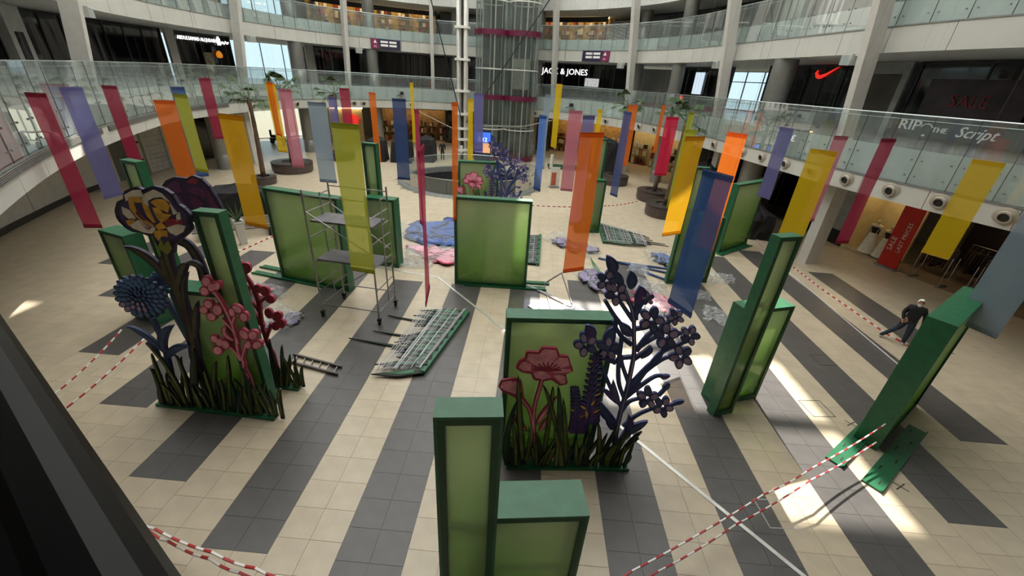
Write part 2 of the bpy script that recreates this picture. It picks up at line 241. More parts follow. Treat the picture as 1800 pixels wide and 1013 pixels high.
FD_del_br=[[(2.41,2.22),(2.67,2.69),(2.83,2.89),(2.94,3.32),(3.04,3.42),(3.15,3.51)],[(2.42,1.91),(2.66,2.6),(2.86,3.02),(3.12,3.21),(3.32,3.32)],[(2.34,1.91),(2.53,2.36),(2.73,2.66),(2.94,2.88),(3.08,2.93)],[(2.48,1.04),(2.65,1.31),(2.87,1.5),(3.12,1.62)],[(2.33,1.41),(2.46,1.74),(2.68,1.85)],[(2.36,1.84),(2.64,2.2),(2.88,2.44),(3.07,2.43)],[(3.05,1.93),(3.14,2.11),(3.19,2.27)],[(3.33,1.66),(3.48,1.74),(3.6,1.81)],[(2.35,1.56),(2.05,2.04),(1.81,2.5),(1.65,2.82),(1.52,3.06)],[(2.36,1.81),(2.17,2.21),(2.08,2.64),(2.04,3.08),(2.02,3.32)],[(2.37,2.22),(2.14,2.71),(2.05,2.95),(1.75,3.07)],[(2.25,3.4),(2.05,3.54),(1.83,3.78),(1.65,4.02),(1.56,4.15)],[(2.19,3.7),(1.96,3.98),(1.78,4.21)],[(2.2,3.75),(2.17,3.99),(2.13,4.22)],[(2.17,3.89),(1.97,4.17),(1.86,4.3)],[(2.19,3.89),(2.24,4.09),(2.3,4.16)],[(2.24,3.55),(2.46,3.61),(2.53,3.71)],[(2.36,3.04),(2.51,3.41),(2.69,3.57),(2.81,3.7),(2.92,3.85)],[(2.39,3.14),(2.57,3.31),(2.72,3.42)],[(2.32,2.9),(2.08,2.86),(2.01,2.75)],[(2.24,3.19),(2.04,3.34),(1.87,3.56),(1.8,3.73)],[(2.01,2.75),(1.72,2.88),(1.48,3.06)],[(2.32,2.82),(2.54,3.04),(2.61,3.15)]]
FD_del_bl=[(1.53,4.54,0.19,0.01,0.03,-0.21),(1.75,4.29,0.21,0.01,0.04,-0.24),(2.33,4.22,0.12,0.01,0.03,-0.14),(2.5,3.77,0.24,0.01,0.06,-0.28),(2.94,3.85,0.16,0.01,0.05,-0.18),(2.86,3.42,0.25,0.01,0.07,-0.3),(3.32,3.45,0.19,0.01,0.06,-0.22),(3.27,2.95,0.24,0.01,0.07,-0.29),(2.83,1.87,0.23,0.01,0.06,-0.3),(3.21,1.64,0.22,0.01,0.07,-0.29),(1.35,3.16,0.23,0.01,0.04,-0.28),(1.79,3.09,0.23,0.01,0.05,-0.28)]
FD_del_leaves=[(1.63,4.7,1.58,4.84,1.45,5.02,0.2),(1.97,4.4,1.98,4.56,1.92,4.75,0.19),(2.15,4.08,2.2,4.27,2.14,4.46,0.23),(1.82,4.42,1.73,4.59,1.62,4.74,0.16),(1.77,3.01,1.78,3.33,1.81,3.58,0.24),(1.38,3.26,1.4,3.44,1.29,3.61,0.23),(2.2,3.4,2.07,3.52,1.91,3.69,0.19),(2.28,1.18,2.02,1.4,1.82,1.77,0.21),(2.22,1.7,2.05,1.9,1.84,2.08,0.12),(2.24,0.95,2.15,1.22,2.06,1.47,0.2),(2.52,0.8,2.74,1.01,2.98,1.22,0.23),(2.42,0.56,2.61,0.92,2.52,1.41,0.2),(2.26,1.7,2.14,1.9,2.04,2.31,0.16),(3.12,2.09,3.16,2.18,3.2,2.28,0.13),(2.98,2.43,3.07,2.43,3.17,2.47,0.11),(3.42,1.75,3.53,1.77,3.63,1.81,0.12),(2.48,2.88,2.61,3.04,2.61,3.18,0.12),(2.63,2.23,2.56,2.18,2.45,2.02,0.13)]
FD_grassF=[(0.16,0.08,0.06,0.42,0.05,0.81,0.14),(0.36,0.06,0.45,0.52,0.41,1.21,0.14),(0.65,0.06,0.57,0.39,0.5,0.7,0.14),(0.81,0.07,0.7,0.52,0.6,0.96,0.19),(0.87,0.07,0.97,0.44,1.04,0.84,0.16),(1.23,0.13,1.11,0.58,0.91,1.3,0.24),(1.29,0.13,1.38,0.45,1.46,0.81,0.13),(1.55,0.13,1.48,0.55,1.45,0.94,0.16),(1.68,0.14,1.83,0.46,1.98,0.95,0.14),(1.94,0.14,2.13,0.61,2.26,1.3,0.16),(2.21,0.13,2.18,0.47,2.35,0.83,0.19),(2.41,0.13,2.54,0.48,2.81,0.89,0.18),(0.02,0.33,-0.04,0.94,0.14,1.99,0.22),(0.19,0.15,0.16,0.69,0.03,1.52,0.19),(1.27,0.81,0.88,1.55,0.6,2.31,0.15),(1.14,0.89,1.0,1.63,0.89,2.32,0.16),(0.8,0.88,0.82,1.63,0.81,2.24,0.15),(0.36,0.43,0.19,1.53,0.1,2.54,0.21),(1.81,0.19,1.69,0.55,1.59,0.81,0.13),(1.33,0.36,1.16,1.23,1.05,1.95,0.17),(1.97,0.38,1.95,0.82,1.81,1.45,0.16),(2.44,0.08,2.66,0.74,2.85,1.07,0.17),(2.61,0.08,2.7,0.25,2.73,0.41,0.12),(2.23,0.12,2.27,0.53,2.48,1.11,0.17),(2.12,0.07,2.13,0.52,2.29,0.92,0.14),(2.52,0.08,2.52,0.41,2.54,0.77,0.14)]
FD_grassF_base=[(0.05,0.03),(2.68,-0.0),(2.65,0.02)]
BANNERS=[
('crimson',-14.43,11.91,-13.9,12.0,6.5,2.5),
('lavender',-16.73,14.95,-16.73,15.76,6.46,2.46),
('crimson',-17.53,17.3,-17.05,17.46,6.45,2.45),
('orange',-14.24,15.86,-13.6,16.09,6.16,3.16),
('lime',-14.38,17.04,-13.64,16.82,6.33,3.33),
('blue',-16.33,19.31,-16.04,19.74,6.44,2.44),
('crimson',-17.4,22.52,-17.06,22.89,6.75,3.75),
('amber',-8.17,10.92,-7.37,10.69,6.4,3.4),
('yellow',-16.54,26.75,-15.74,26.44,6.54,2.54),
('orange',-16.2,26.34,-15.54,25.82,6.62,3.62),
('pink',-13.5,22.88,-12.82,22.9,6.46,2.46),
('greyblue',-8.62,16.38,-7.89,16.33,6.41,3.41),
('lavender',-11.75,24.64,-11.25,24.56,6.13,3.13),
('crimson',-11.53,25.75,-11.03,25.97,6.56,3.56),
('lime',-4.99,10.45,-4.25,10.32,6.42,2.42),
('orange',-10.13,26.63,-9.53,26.1,6.41,2.41),
('navy',-7.21,21.98,-6.51,21.93,6.41,2.41),
('yellow',-8.85,31.05,-8.76,31.54,6.97,2.97),
('rose',-4.09,14.72,-3.83,14.3,6.53,2.53),
('rose',-1.9,6.97,-2.01,7.75,6.46,3.46),
('orange',-2.73,14.27,-2.67,14.99,6.82,2.82),
('yellow',-3.62,23.43,-3.42,24.0,6.53,2.53),
('lavender',-4.58,32.45,-3.88,32.65,6.52,2.52),
('blue',0.15,17.79,0.44,17.36,6.39,3.39),
('greyblue',0.44,24.48,0.74,24.89,6.96,2.96),
('yellow',1.23,30.53,1.59,29.76,7.47,3.47),
('pink',1.64,22.15,2.3,22.09,6.38,2.38),
('lavender',1.65,15.52,2.1,15.74,6.61,2.61),
('orange',1.18,11.21,1.84,11.54,6.49,2.49),
('yellow',3.38,24.52,3.57,24.05,6.4,3.4),
('bluegrey',4.17,21.31,4.45,20.81,6.54,2.54),
('orange',6.24,30.61,6.86,30.48,6.49,2.49),
('orange',8.31,30.05,8.43,29.57,6.61,3.61),
('red',6.76,23.25,7.46,23.35,6.31,3.31),
('lime',8.02,23.72,8.43,24.0,6.58,2.58),
('lime',5.56,16.5,6.06,16.59,6.3,3.3),
('amber',4.28,12.48,4.98,12.88,6.44,3.44),
('orange',6.35,14.65,6.79,14.18,6.46,2.46),
('blue',3.35,8.34,3.65,7.68,6.27,3.27),
('lavender',10.62,19.53,10.79,18.76,6.42,3.42),
('yellow',8.84,14.14,9.45,13.73,6.17,3.17),
('pink',10.17,15.25,10.67,15.3,6.51,3.51),
('crimson',12.33,16.02,12.96,16.18,6.47,2.47),
('yellow',13.1,13.32,13.46,12.71,6.27,3.27),
('greyblue',10.51,9.05,10.79,8.3,6.3,3.0)]
# ---------------------------------------------------------------- materials
m_light = mat('beige_tile', (186, 172, 148), 0.32, var=0.10, scale=2.0)
m_dark = mat('charcoal_tile', (80, 77, 75), 0.36, var=0.12, scale=2.5)
m_grout = mat('grout', (138, 126, 108), 0.8)
m_white = mat('white_plaster', (194, 191, 183), 0.6, var=0.05)
m_fascia = mat('cream_fascia', (188, 187, 178), 0.55, var=0.05, scale=1.0)
m_band = mat('grey_green_back_panel', (200, 206, 203), 0.5, var=0.05)
m_soffit = mat('soffit_grey', (202, 202, 197), 0.7, var=0.05)
m_upfloor = mat('gallery_floor', (150, 150, 146), 0.2, var=0.1)
m_black = mat('black_glass', (12, 13, 14), 0.06, var=0.3, spec=0.7)
m_blackmatt = mat('black_matt', (16, 16, 17), 0.7, var=0.3)
m_char = mat('charcoal_panel', (48, 48, 50), 0.5)
m_steel = mat('brushed_steel', (150, 152, 154), 0.35, metal=0.9, var=0.06)
m_col = mat('column_metal_cladding', (138, 138, 134), 0.33, metal=0.4, var=0.06)
m_wallp = mat('grey_wall_panel', (196, 196, 192), 0.6, var=0.08, bump=0.15, bscale=12)
m_shutter = mat('shutter_grey', (146, 146, 144), 0.5, var=0.05)
m_cream = mat('cream_display', (214, 196, 150), 0.5, var=0.08)
m_green = mat('green_paint', (26, 92, 58), 0.42, var=0.14, scale=5.0)
m_greend = mat('green_paint_inner', (20, 66, 42), 0.5, var=0.14, scale=5.0)
m_pane = gradient_pane('green_sheer_pane')
m_glass = glass('balustrade_glass', (0.93, 0.965, 0.955), 0.03, 0.02, 0.05, (0.74, 0.80, 0.78))
m_clear = glass('clear_glass', (0.90, 0.95, 0.93), 0.08)
m_liftglass = glass('lift_glass', (0.90, 0.94, 0.92), 0.04, 0.03, 0.03)
m_rail = mat('handrail_steel', (170, 176, 174), 0.3, metal=0.9, var=0.0)
m_maroon = mat('maroon_band', (92, 20, 52), 0.35)
m_lamp = mat('shop_lamp', (255, 236, 200), 0.5, var=0.0, emis=(255, 225, 170), estr=9.0)
m_signw = mat('white_sign_light', (250, 250, 250), 0.5, var=0.0, emis=(255, 255, 255), estr=1.6)
m_signred = mat('red_sign_light', (235, 50, 40), 0.5, var=0.0, emis=(235, 50, 40), estr=1.0)
m_pwhite = mat('white_metal_paint', (214, 212, 204), 0.4, var=0.04)
# ---------------------------------------------------------------- floor: base, near tiles one by one, the rest joined
T = 0.6; U0, V0 = 4.8137, -7.0931
def fx(u): return (u-U0)*T
def fy(v): return (v-V0)*T
PIT = (-4.9, 33.2, 5.3)
mb = MB(); n = 48; ring = [(PIT[0]+PIT[2]*math.cos(2*math.pi*k/n), PIT[1]+PIT[2]*math.sin(2*math.pi*k/n)) for k in range(n)]
def sq(k):
    a = 2*math.pi*k/n; c, s_ = math.cos(a), math.sin(a); m_ = 75/max(abs(c), abs(s_)); return (PIT[0]+c*m_, PIT[1]+s_*m_)
for k in range(n):
    k2 = (k+1) % n; a, b, c, d = ring[k], ring[k2], sq(k2), sq(k)
    mb.poly([(a[0], a[1], -0.012), (d[0], d[1], -0.012), (c[0], c[1], -0.012), (b[0], b[1], -0.012)])
floor = struct(mb.build('floor', m_grout))
DARK = {-24: (16.5, 21.5), -20: (12.5, 21.5), -16: (7.5, 20.5), -12: (4.5, 20.5), -8: (1.5, 18.5), -4: (-0.5, 17.5), 0: (-7.5, 17.5), 4: (-7.5, 17.5), 8: (-7.5, 19.5), 12: (-7.5, 23.5), 16: (-3.5, 25.5), 20: (2.5, 26.5), 24: (6.5, 28.5), 28: (13.5, 24.5)}
tiles = []
for iu in range(-46, 46):
    base = iu-(iu % 4); dk = (iu % 4) < 2
    for iv in range(-12, 88):
        v = iv+0.5 if dk else iv
        x, y = fx(iu+0.5), fy(v+0.5)
        if (x-PIT[0])**2+(y-PIT[1])**2 < (PIT[2]+0.42)**2: continue
        dark = dk and base in DARK and DARK[base][0] <= v < DARK[base][1]
        dx, dy, dz = x, y, -7.616
        zc = dx*_f.x+dy*_f.y+dz*_f.z
        if zc < 0.3: area = -1
        else:
            px = (dx*_r.x+dy*_r.y+dz*_r.z)/zc; py = (dx*_u.x+dy*_u.y+dz*_u.z)/zc
            area = 1/zc**3 if abs(px) < 1.27 and abs(py) < 0.72 else -1
        tiles.append((area, x, y, dark))
tiles.sort(reverse=True)
tm = MB(); tm.box((0, 0, -0.006), (T-0.006, T-0.006, 0.012)); tme = {False: tm.mesh('tile', m_light), True: tm.mesh('tile', m_dark)}
for a, x, y, dk in tiles[:300]:
    o = part('tile', tme[dk], floor); o.location = (x, y, 0)
mb = MB(); h = (T-0.006)/2
for a, x, y, dk in tiles[300:]: mb.poly([(x-h, y-h, 0), (x+h, y-h, 0), (x+h, y+h, 0), (x-h, y+h, 0)], int(dk))
o = mb.build('tile_field', [m_light, m_dark], floor); o['kind'] = 'stuff'
# long straight expansion joint strip (bright metal) across the stripes
STRIP = [(-6.43, 15.77), (-3.57, 15.24), (-0.43, 11.55), (3.05, 7.24), (5.6, 4.2)]
def ribbon(mb, pts, wd, z0, z1, mi=0):
    L, R_ = [], []
    for i, p in enumerate(pts):
        a, b = pts[max(i-1, 0)], pts[min(i+1, len(pts)-1)]; dx, dy = b[0]-a[0], b[1]-a[1]; l = math.hypot(dx, dy); nx, ny = -dy/l*wd/2, dx/l*wd/2
        L.append((p[0]+nx, p[1]+ny)); R_.append((p[0]-nx, p[1]-ny))
    for i in range(len(pts)-1):
        q_ = [L[i], R_[i], R_[i+1], L[i+1]]; mb.prism([(x, y, z0) for x, y in q_], [(x, y, z1) for x, y in q_], mi)
mb = MB(); ribbon(mb, STRIP, 0.085, 0.0, 0.012); o = mb.build('cable_cover_strip', mat('aluminium_strip', (205, 205, 200), 0.35, metal=0.6)); tag(o, 'pale metal cable cover strip running diagonally over the striped floor', 'cable cover')
# access squares and crosses marked on the tiles
m_mark = mat('dark_marking', (54, 50, 46), 0.7, var=0); m_markl = mat('light_marking', (176, 174, 168), 0.7, var=0)
def mark_square(x, y, s_, rz, mm, label):
    mb = MB(); ca, sa = math.cos(rz), math.sin(rz)
    for (cx, cy, dx, dy) in ((0, s_/2, s_, 0.02), (0, -s_/2, s_, 0.02), (s_/2, 0, 0.02, s_), (-s_/2, 0, 0.02, s_)):
        mb.box((x+cx*ca-cy*sa, y+cx*sa+cy*ca, 0.0015), (dx, dy, 0.003), rz)
    tag(mb.build('floor_box_outline', mm), label, 'floor marking')
mark_square(8.35, 8.95, 0.62, 0.1, m_mark, 'dark square floor box outline beside the dark green panel feet')
mark_square(10.0, 11.35, 0.55, 0.1, m_mark, 'small dark square outline on the tiles before the walking man')
mark_square(5.55, 5.62, 0.62, 0.06, m_markl, 'pale square floor box outline under the striped tape')
for (x, y, lab) in ((8.77, 6.56, 'black cross marked on a beige tile below the panel feet'), (8.95, 8.45, 'small black cross marked beside the square outline')):
    mb = MB(); mb.box((x, y, 0.0015), (0.34, 0.025, 0.003), 0.5); mb.box((x, y, 0.0016), (0.3, 0.025, 0.003), -0.9); tag(mb.build('floor_cross', m_mark), lab, 'floor marking')
# ---------------------------------------------------------------- basement opening with glass guard
mb = MB(); mb.lathe((PIT[0], PIT[1], 0), [(PIT[2], -0.012), (PIT[2], -5), (0.01, -5)], 48); struct(mb.build('wall_basement', m_char))
t = thing('pit_balustrade', 'round glass guard around the basement opening before the lift', 'railing', (PIT[0], PIT[1], 0))
mb = MB(); mb.lathe((0, 0, 0), [(PIT[2]-0.05, -0.3), (PIT[2]-0.05, 0.14), (PIT[2]+0.3, 0.14), (PIT[2]+0.42, 0.0)], 64); mb.build('curb', mat('pit_curb', (120, 122, 118), 0.4), t)
mb = MB(); mb.tube([(math.cos(2*math.pi*k/64)*(PIT[2]+0.1), math.sin(2*math.pi*k/64)*(PIT[2]+0.1), 1.2) for k in range(65)], 0.03, 6); mb.build('handrail', m_rail, t)
pm = MB(); a = math.pi/20-0.004; R_ = PIT[2]+0.1
pm.prism([(R_*math.cos(-a), R_*math.sin(-a), 0.14), (R_*math.cos(a), R_*math.sin(a), 0.14), ((R_+.015)*math.cos(a), (R_+.015)*math.sin(a), 0.14), ((R_+.015)*math.cos(-a), (R_+.015)*math.sin(-a), 0.14)],
         [(R_*math.cos(-a), R_*math.sin(-a), 1.18), (R_*math.cos(a), R_*math.sin(a), 1.18), ((R_+.015)*math.cos(a), (R_+.015)*math.sin(a), 1.18), ((R_+.015)*math.cos(-a), (R_+.015)*math.sin(-a), 1.18)])
pme = pm.mesh('pane', m_glass)
for k in range(20): o = part('pane', pme, t); o.rotation_euler = (0, 0, 2*math.pi*k/20)
# ---------------------------------------------------------------- galleries: slabs, fascias, glass balustrades
US = [0.0+i*0.1 for i in range(int(NU*10)+1)]
def gallery(tagname, off, zs, zf, zb, zr, floor_off, words):
    mb = MB(); cwall(mb, 0, NU, off+0.1, floor_off, zs, zb-0.02); struct(mb.build('ceiling_'+tagname, m_soffit))
    mb = MB(); cwall(mb, 0, NU, off+0.12, floor_off, zb-0.02, zb); struct(mb.build('floor_'+tagname, m_upfloor))
    tr = struct(bpy.data.objects.new('trim_'+tagname, None)); COL.objects.link(tr)
    u = 0.0
    while u < NU-0.01:
        v = min(NU, u+0.62); mb = MB(); cwall(mb, u+0.003, v-0.003, off-0.02, off+0.1, zs, zf, 0.16); mb.build('fascia_panel', m_fascia, tr)
        v2 = v; u = v
    mb = MB(); cwall(mb, 0, NU, off+0.06, off+0.1, zf, zb, 0.16); mb.build('back_panel', m_band, tr)
    mb = MB(); cwall(mb, 0, NU, off-0.05, off+0.1, zf-0.05, zf, 0.16); mb.build('drip_edge', mat('drip_edge', (120, 124, 118), 0.5), tr)
    t = thing('glass_balustrade', words, 'railing', CP(10, off, zf))
    step = 1.25; L = [0.0]; us = [i*0.02 for i in range(NU*50+1)]; P = [CP(x, off) for x in us]
    for i in range(1, len(P)): L.append(L[-1]+math.dist(P[i], P[i-1]))
    npane = int(L[-1]/step); j = 0; bnd = []
    for k in range(npane+1):
        d = k*step
        while j < len(L)-1 and L[j] < d: j += 1
        bnd.append(us[j])
    bolts = MB()
    for k in range(npane):
        mb = MB(); cwall(mb, bnd[k]+0.002, bnd[k+1]-0.002, off-0.035, off-0.02, zf+0.02, zr, 1.0); mb.build('pane', m_glass, t)
        for fr in (0.14, 0.86):
            for zz in (zf+0.3, zf+0.85):
                uu = bnd[k]+(bnd[k+1]-bnd[k])*fr; p = CP(uu, off-0.04); bolts.box((p[0], p[1], zz), (0.05, 0.05, 0.05), ANG(uu))
    o = bolts.build('glass_fixings', m_steel, t); o['kind'] = 'stuff'
    mb = MB(); mb.tube([CP(x*0.1, off+0.03, zr) for x in range(NU*10+1)], 0.028, 6); mb.build('handrail', m_rail, t)
    mb = MB(); mb.tube([CP(x*0.1, off+0.06, zr-0.16) for x in range(NU*10+1)], 0.016, 6); mb.build('lower_rail', m_rail, t)
    mb = MB(); 
    for k in range(npane+1):
        p = CP(bnd[k], off-0.026); mb.box((p[0], p[1], (zf+zr)/2), (0.012, 0.03, zr-zf), ANG(bnd[k]))
    o = mb.build('joint_strips', mat('joint_gasket', (54, 62, 58), 0.6, var=0), t); o['kind'] = 'stuff'
    anchor(t, CP(10, off, zf))
gallery('gallery', 0.0, 4.15, 4.9, 6.1, 7.25, 12.0, 'curved glass balustrade with steel handrail along the lower gallery')
gallery('upper_gallery', 1.2, 9.45, 10.42, 11.28, 12.45, 12.0, 'curved glass balustrade along the upper gallery under its ceiling')
mb = MB(); cwall(mb, 0, NU, 1.3, 12.0, 13.7, 14.9); struct(mb.build('ceiling_top', m_soffit))
mb = MB(); cwall(mb, 0, NU, 1.25, 1.5, 14.9, 21.5); struct(mb.build('wall_upper', m_white))
# grey louvre grilles under the left balcony glass
for (u0, u1, lab) in ((16.0, 17.6, 'long grey louvre grille on the fascia above the doors by the lavender banner'), (14.9, 15.7, 'short grey louvre grille on the fascia behind the orange banner'), (17.75, 20.6, 'curved grey louvre grille on the fascia nearest the black ledge')):
    t = thing('louvre_grille', lab, 'grille'); mb = MB(); cwall(mb, u0, u1, -0.05, -0.03, 4.62, 4.86); mb.build('backing', m_char, t)
    for k in range(5): mb = MB(); cwall(mb, u0, u1, -0.075, -0.05, 4.635+k*0.045, 4.655+k*0.045); mb.build('slat', mat('louvre_grey', (126, 124, 118), 0.5), t)
    anchor(t, CP((u0+u1)/2, -0.05, 4.62))
# ---------------------------------------------------------------- leaning ribs and round columns
def rib(u, name='column_rib'):
    mb = MB(); n = 10; secs = []
    for i in range(n+1):
        z = 6.1+(21-6.1)*i/n; f = (z-6.1)/14.9; off = 1.1-0.135*(z-6.1)-0.06*max(0, z-11)**1.3*0.4; dp = 0.62+0.25*f; wd = 0.34
        c = CP(u, off); P, Tn = _cr(u); N = (Tn[1], -Tn[0])
        secs.append([(c[0]+Tn[0]*a+N[0]*b, c[1]+Tn[1]*a+N[1]*b, z) for a, b in ((-wd/2, -dp/2), (wd/2, -dp/2), (wd/2, dp/2), (-wd/2, dp/2))])
    b = len(mb.v)
    for s_ in secs: mb.v += s_
    for i in range(n):
        for k in range(4):
            k2 = (k+1) % 4; mb.f.append((b+4*i+k, b+4*i+k2, b+4*i+4+k2, b+4*i+4+k)); mb.m.append(0)
    struct(mb.build(name, m_white))
RIBS = [1.0, 3.13, 5.58, 8.08, 9.42, 11.33, 12.63, 14.32, 17.06, 19.3]
for u in RIBS: rib(u)
for u in (3.0, 5.3, 8.0, 14.4):                     # square columns below the gallery
    p = CP(u, 1.35); mb = MB(); mb.box((p[0], p[1], 2.07), (0.55, 0.7, 4.15), ANG(u)); struct(mb.build('column_square', m_white))
for u, off, r in ((13.29, 1.8, 0.62), (12.21, 1.8, 0.55), (7.26, 1.8, 0.5), (4.62, 1.8, 0.62), (14.8, 1.8, 0.6), (9.75, 2.2, 0.4), (13.7, 7.0, 0.6), (11.0, 3.0, 0.35), (8.3, 3.5, 0.5)):
    p = CP(u, off)
    for z0, z1 in (((0, 4.15),) if u == 14.8 else ((0, 4.15), (6.1, 9.45), (11.28, 13.7))):
        mb = MB(); mb.lathe((p[0], p[1], 0), [(r, z0), (r, z0+1.1), (r-0.008, z0+1.11), (r-0.008, z0+1.13), (r, z0+1.14), (r, z1)], 24); struct(mb.build('column_round', m_col, smooth=True))
# ---------------------------------------------------------------- unseen roof on a steel grid: diffusing panels, gaps cut to place sun patches
m_diff = mat_nodes('diffusing_skylight', lambda nt: _sh(nt, 'Translucent', (0.93, 0.93, 0.91)))
m_roof = mat('roof_panel', (120, 120, 118), 0.8)
RZ = 21.5; cells = []
SUN_GAPS = {(3.0, 27.0), (3.0, 30.0), (6.0, 24.0), (6.0, 27.0), (0.0, 30.0)}  # cells left open where sun should reach the floor
mbd, mbo = MB(), MB()
for ix in range(-12, 10):
    for iy in range(-3, 21):
        x, y = ix*3.0, iy*3.0
        inside = ((x+1.5+3.5)/23.0)**2+((y+1.5-28)/23.5)**2 < 1.0
        if (x, y) == (-18.0, 27.0):  # smaller gap shaped for the sun patch at far left
            for a, b, c, d in ((-18, 27, -15, 28.9), (-18, 28.9, -17.6, 30), (-15.6, 28.9, -15, 30)): mbd.poly([(a, b, RZ), (c, b, RZ), (c, d, RZ), (a, d, RZ)])
            continue
        if (x, y) in SUN_GAPS: continue
        (mbd if inside else mbo).poly([(x, y, RZ), (x+3, y, RZ), (x+3, y+3, RZ), (x, y+3, RZ)])
struct(mbd.build('roof_skylight', m_diff)); struct(mbo.build('roof_solid', m_roof))
mb = MB()
for ix in range(-8, 6): mb.box((ix*3.0, 29, RZ-0.25), (0.16, 45, 0.5))
for iy in range(2, 18): mb.box((-3.5, iy*3.0, RZ-0.2), (46, 0.14, 0.4))
struct(mb.build('roof_beams', m_white))
# outer shell
mb = MB(); cwall(mb, 0, 5.8, 12.0, 12.3, -0.01, 21.5); cwall(mb, 9.4, 12.7, 12.0, 12.3, -0.01, 21.5); cwall(mb, 5.8, 9.4, 12.0, 12.3, -0.01, 6.1); cwall(mb, 5.8, 9.4, 12.0, 12.3, 9.45, 21.5); cwall(mb, 14.1, NU, 12.0, 12.3, -0.01, 21.5); struct(mb.build('wall_outer', m_white))
mb = MB(); cwall(mb, 12.7, 14.1, 12.0, 12.3, 14.9, 21.5); struct(mb.build('wall_outer_upper', m_white))
mb = MB(); mb.box((4, -9.0, 10.5), (70, 0.3, 22)); mb.box((28.5, 0, 10.5), (0.3, 24, 22)); mb.box((-29, 0, 10.5), (0.3, 24, 22)); struct(mb.build('wall_near_light_block', m_white))  # unseen walls added behind the viewer to shut out sky light
# ---------------------------------------------------------------- shopfronts
def mullions(t, us, off, z0, z1, m, wd=0.07):
    for u in us: p = CP(u, off); mb = MB(); mb.box((p[0], p[1], (z0+z1)/2), (wd, 0.09, z1-z0), ANG(u)); mb.build('mullion', m, t)
def glazed_front(u0, u1, z0, z1, label, m=None, npane=4, off=5.5, deep=True, frame=None, cat='shopfront'):
    t = thing('shopfront', label, cat); frame = frame or m_char
    for k in range(npane):
        a = u0+(u1-u0)*k/npane; b = u0+(u1-u0)*(k+1)/npane; mb = MB(); cwall(mb, a+0.006, b-0.006, off, off+0.03, z0+0.1, z1-0.05); mb.build('pane', m or m_black, t)
    mullions(t, [u0+(u1-u0)*k/npane for k in range(npane+1)], off, z0, z1, frame)
    mb = MB(); cwall(mb, u0, u1, off-0.03, off+0.06, z1-0.12, z1); mb.build('head_rail', frame, t)
    mb = MB(); cwall(mb, u0, u1, off-0.03, off+0.06, z0, z0+0.14); mb.build('sill_rail', frame, t)
    return t
def solid_front(u0, u1, z0, z1, m, name='wall_panel', label=None, cat=None, off=5.5, joints=0):
    t = thing(name, label, cat) if label else None
    if t is None:
        mb = MB(); cwall(mb, u0, u1, off, off+0.2, z0, z1); return struct(mb.build(name, m))
    n = max(1, joints)
    for k in range(n):
        a = u0+(u1-u0)*k/n; b = u0+(u1-u0)*(k+1)/n; mb = MB(); cwall(mb, a+0.004, b-0.004, off, off+0.15, z0, z1); mb.build('panel', m, t)
    anchor(t, CP((u0+u1)/2, off, z0)); return t
def wtext(body, size, m, u, off, z, parent, sx=1.0, shear=0.0): return text(body, size, m, CP(u, off, z), (math.pi/2, 0, ANG(u)), parent, 0.02, sx=sx, shear=shear)
Z1, Z1T, Z2, Z2T, G = 6.1, 9.43, 11.28, 13.68, 4.13
# lower gallery, from the near right round to the near left
t = glazed_front(0.2, 3.6, Z1, Z1T, 'dark glazed shopfront with a dim red sale poster over the white lettering', npane=4)
mp = mat('dim_poster', (44, 26, 38), 0.4, var=0.8, scale=1.5)
mb = MB(); cwall(mb, 2.2, 3.4, 5.44, 5.46, 7.0, 8.7); mb.build('sale_poster', mp, t)
wtext('SALE', 0.72, mat('dim_red_print', (120, 24, 40), 0.5, var=0), 2.8, 5.42, 7.6, t)
mb = MB(); cwall(mb, 0.2, 3.62, 5.30, 5.38, 6.12, 6.98); mb.build('sign_band', m_blackmatt, t)
m_let = mat('grey_white_lettering', (205, 205, 205), 0.5, var=0, emis=(205, 205, 205), estr=0.25)
wtext('RIP', 0.62, m_let, 3.37, 5.26, 6.5, t, 1.3); wtext('THE', 0.3, m_let, 2.93, 5.26, 6.5, t, 1.2); wtext('Script', 0.62, m_let, 2.52, 5.26, 6.42, t, 1.0, 0.35)
a_ = ANG(3.12); c_ = CP(3.12, 5.26, 6.62); mb = MB(); mb.tube([(c_[0]+0.26*math.cos(q)*math.cos(a_), c_[1]+0.26*math.cos(q)*math.sin(a_), c_[2]+0.2*math.sin(q)) for q in [0.2+0.3*k for k in range(10)]], 0.025, 5); mb.box((c_[0], c_[1], c_[2]-0.3), (0.12, 0.03, 0.08), a_); mb.build('sign_flourish', m_let, t)
anchor(t, CP(2, 5.5, Z1))
t = thing('entrance_frame', 'pale framed glass entrance panel beside the leaning rib', 'doorway')
mb = MB(); cwall(mb, 3.66, 4.2, 5.2, 5.3, 8.9, Z1T); cwall(mb, 3.66, 3.74, 5.2, 5.3, Z1, 8.9); cwall(mb, 4.12, 4.2, 5.2, 5.3, Z1, 8.9); mb.build('frame', mat('pale_frame', (150, 152, 148), 0.4), t)
mb = MB(); cwall(mb, 3.74, 4.12, 5.24, 5.27, Z1, 8.85); mb.build('pane', mat('brown_grey_glass', (92, 88, 82), 0.15), t); anchor(t, CP(3.9, 5.2, Z1))
t = glazed_front(4.25, 5.5, Z1, Z1T, 'black glazed sports shop with a red curved tick sign', npane=4)
sw = [(-0.95, 0.02), (-0.72, -0.30), (-0.45, -0.38), (0.0, -0.22), (1.05, 0.42), (0.1, 0.0), (-0.35, -0.13), (-0.62, -0.10), (-0.8, 0.05), (-0.78, 0.22)]
mb = MB(); a = ANG(4.85); c = CP(4.85, 5.40, 8.95); P2 = [(c[0]+x*0.8*math.cos(a), c[1]+x*0.8*math.sin(a), c[2]+z*0.8) for x, z in sw]; nn = (-math.sin(a)*0.05, math.cos(a)*0.05)
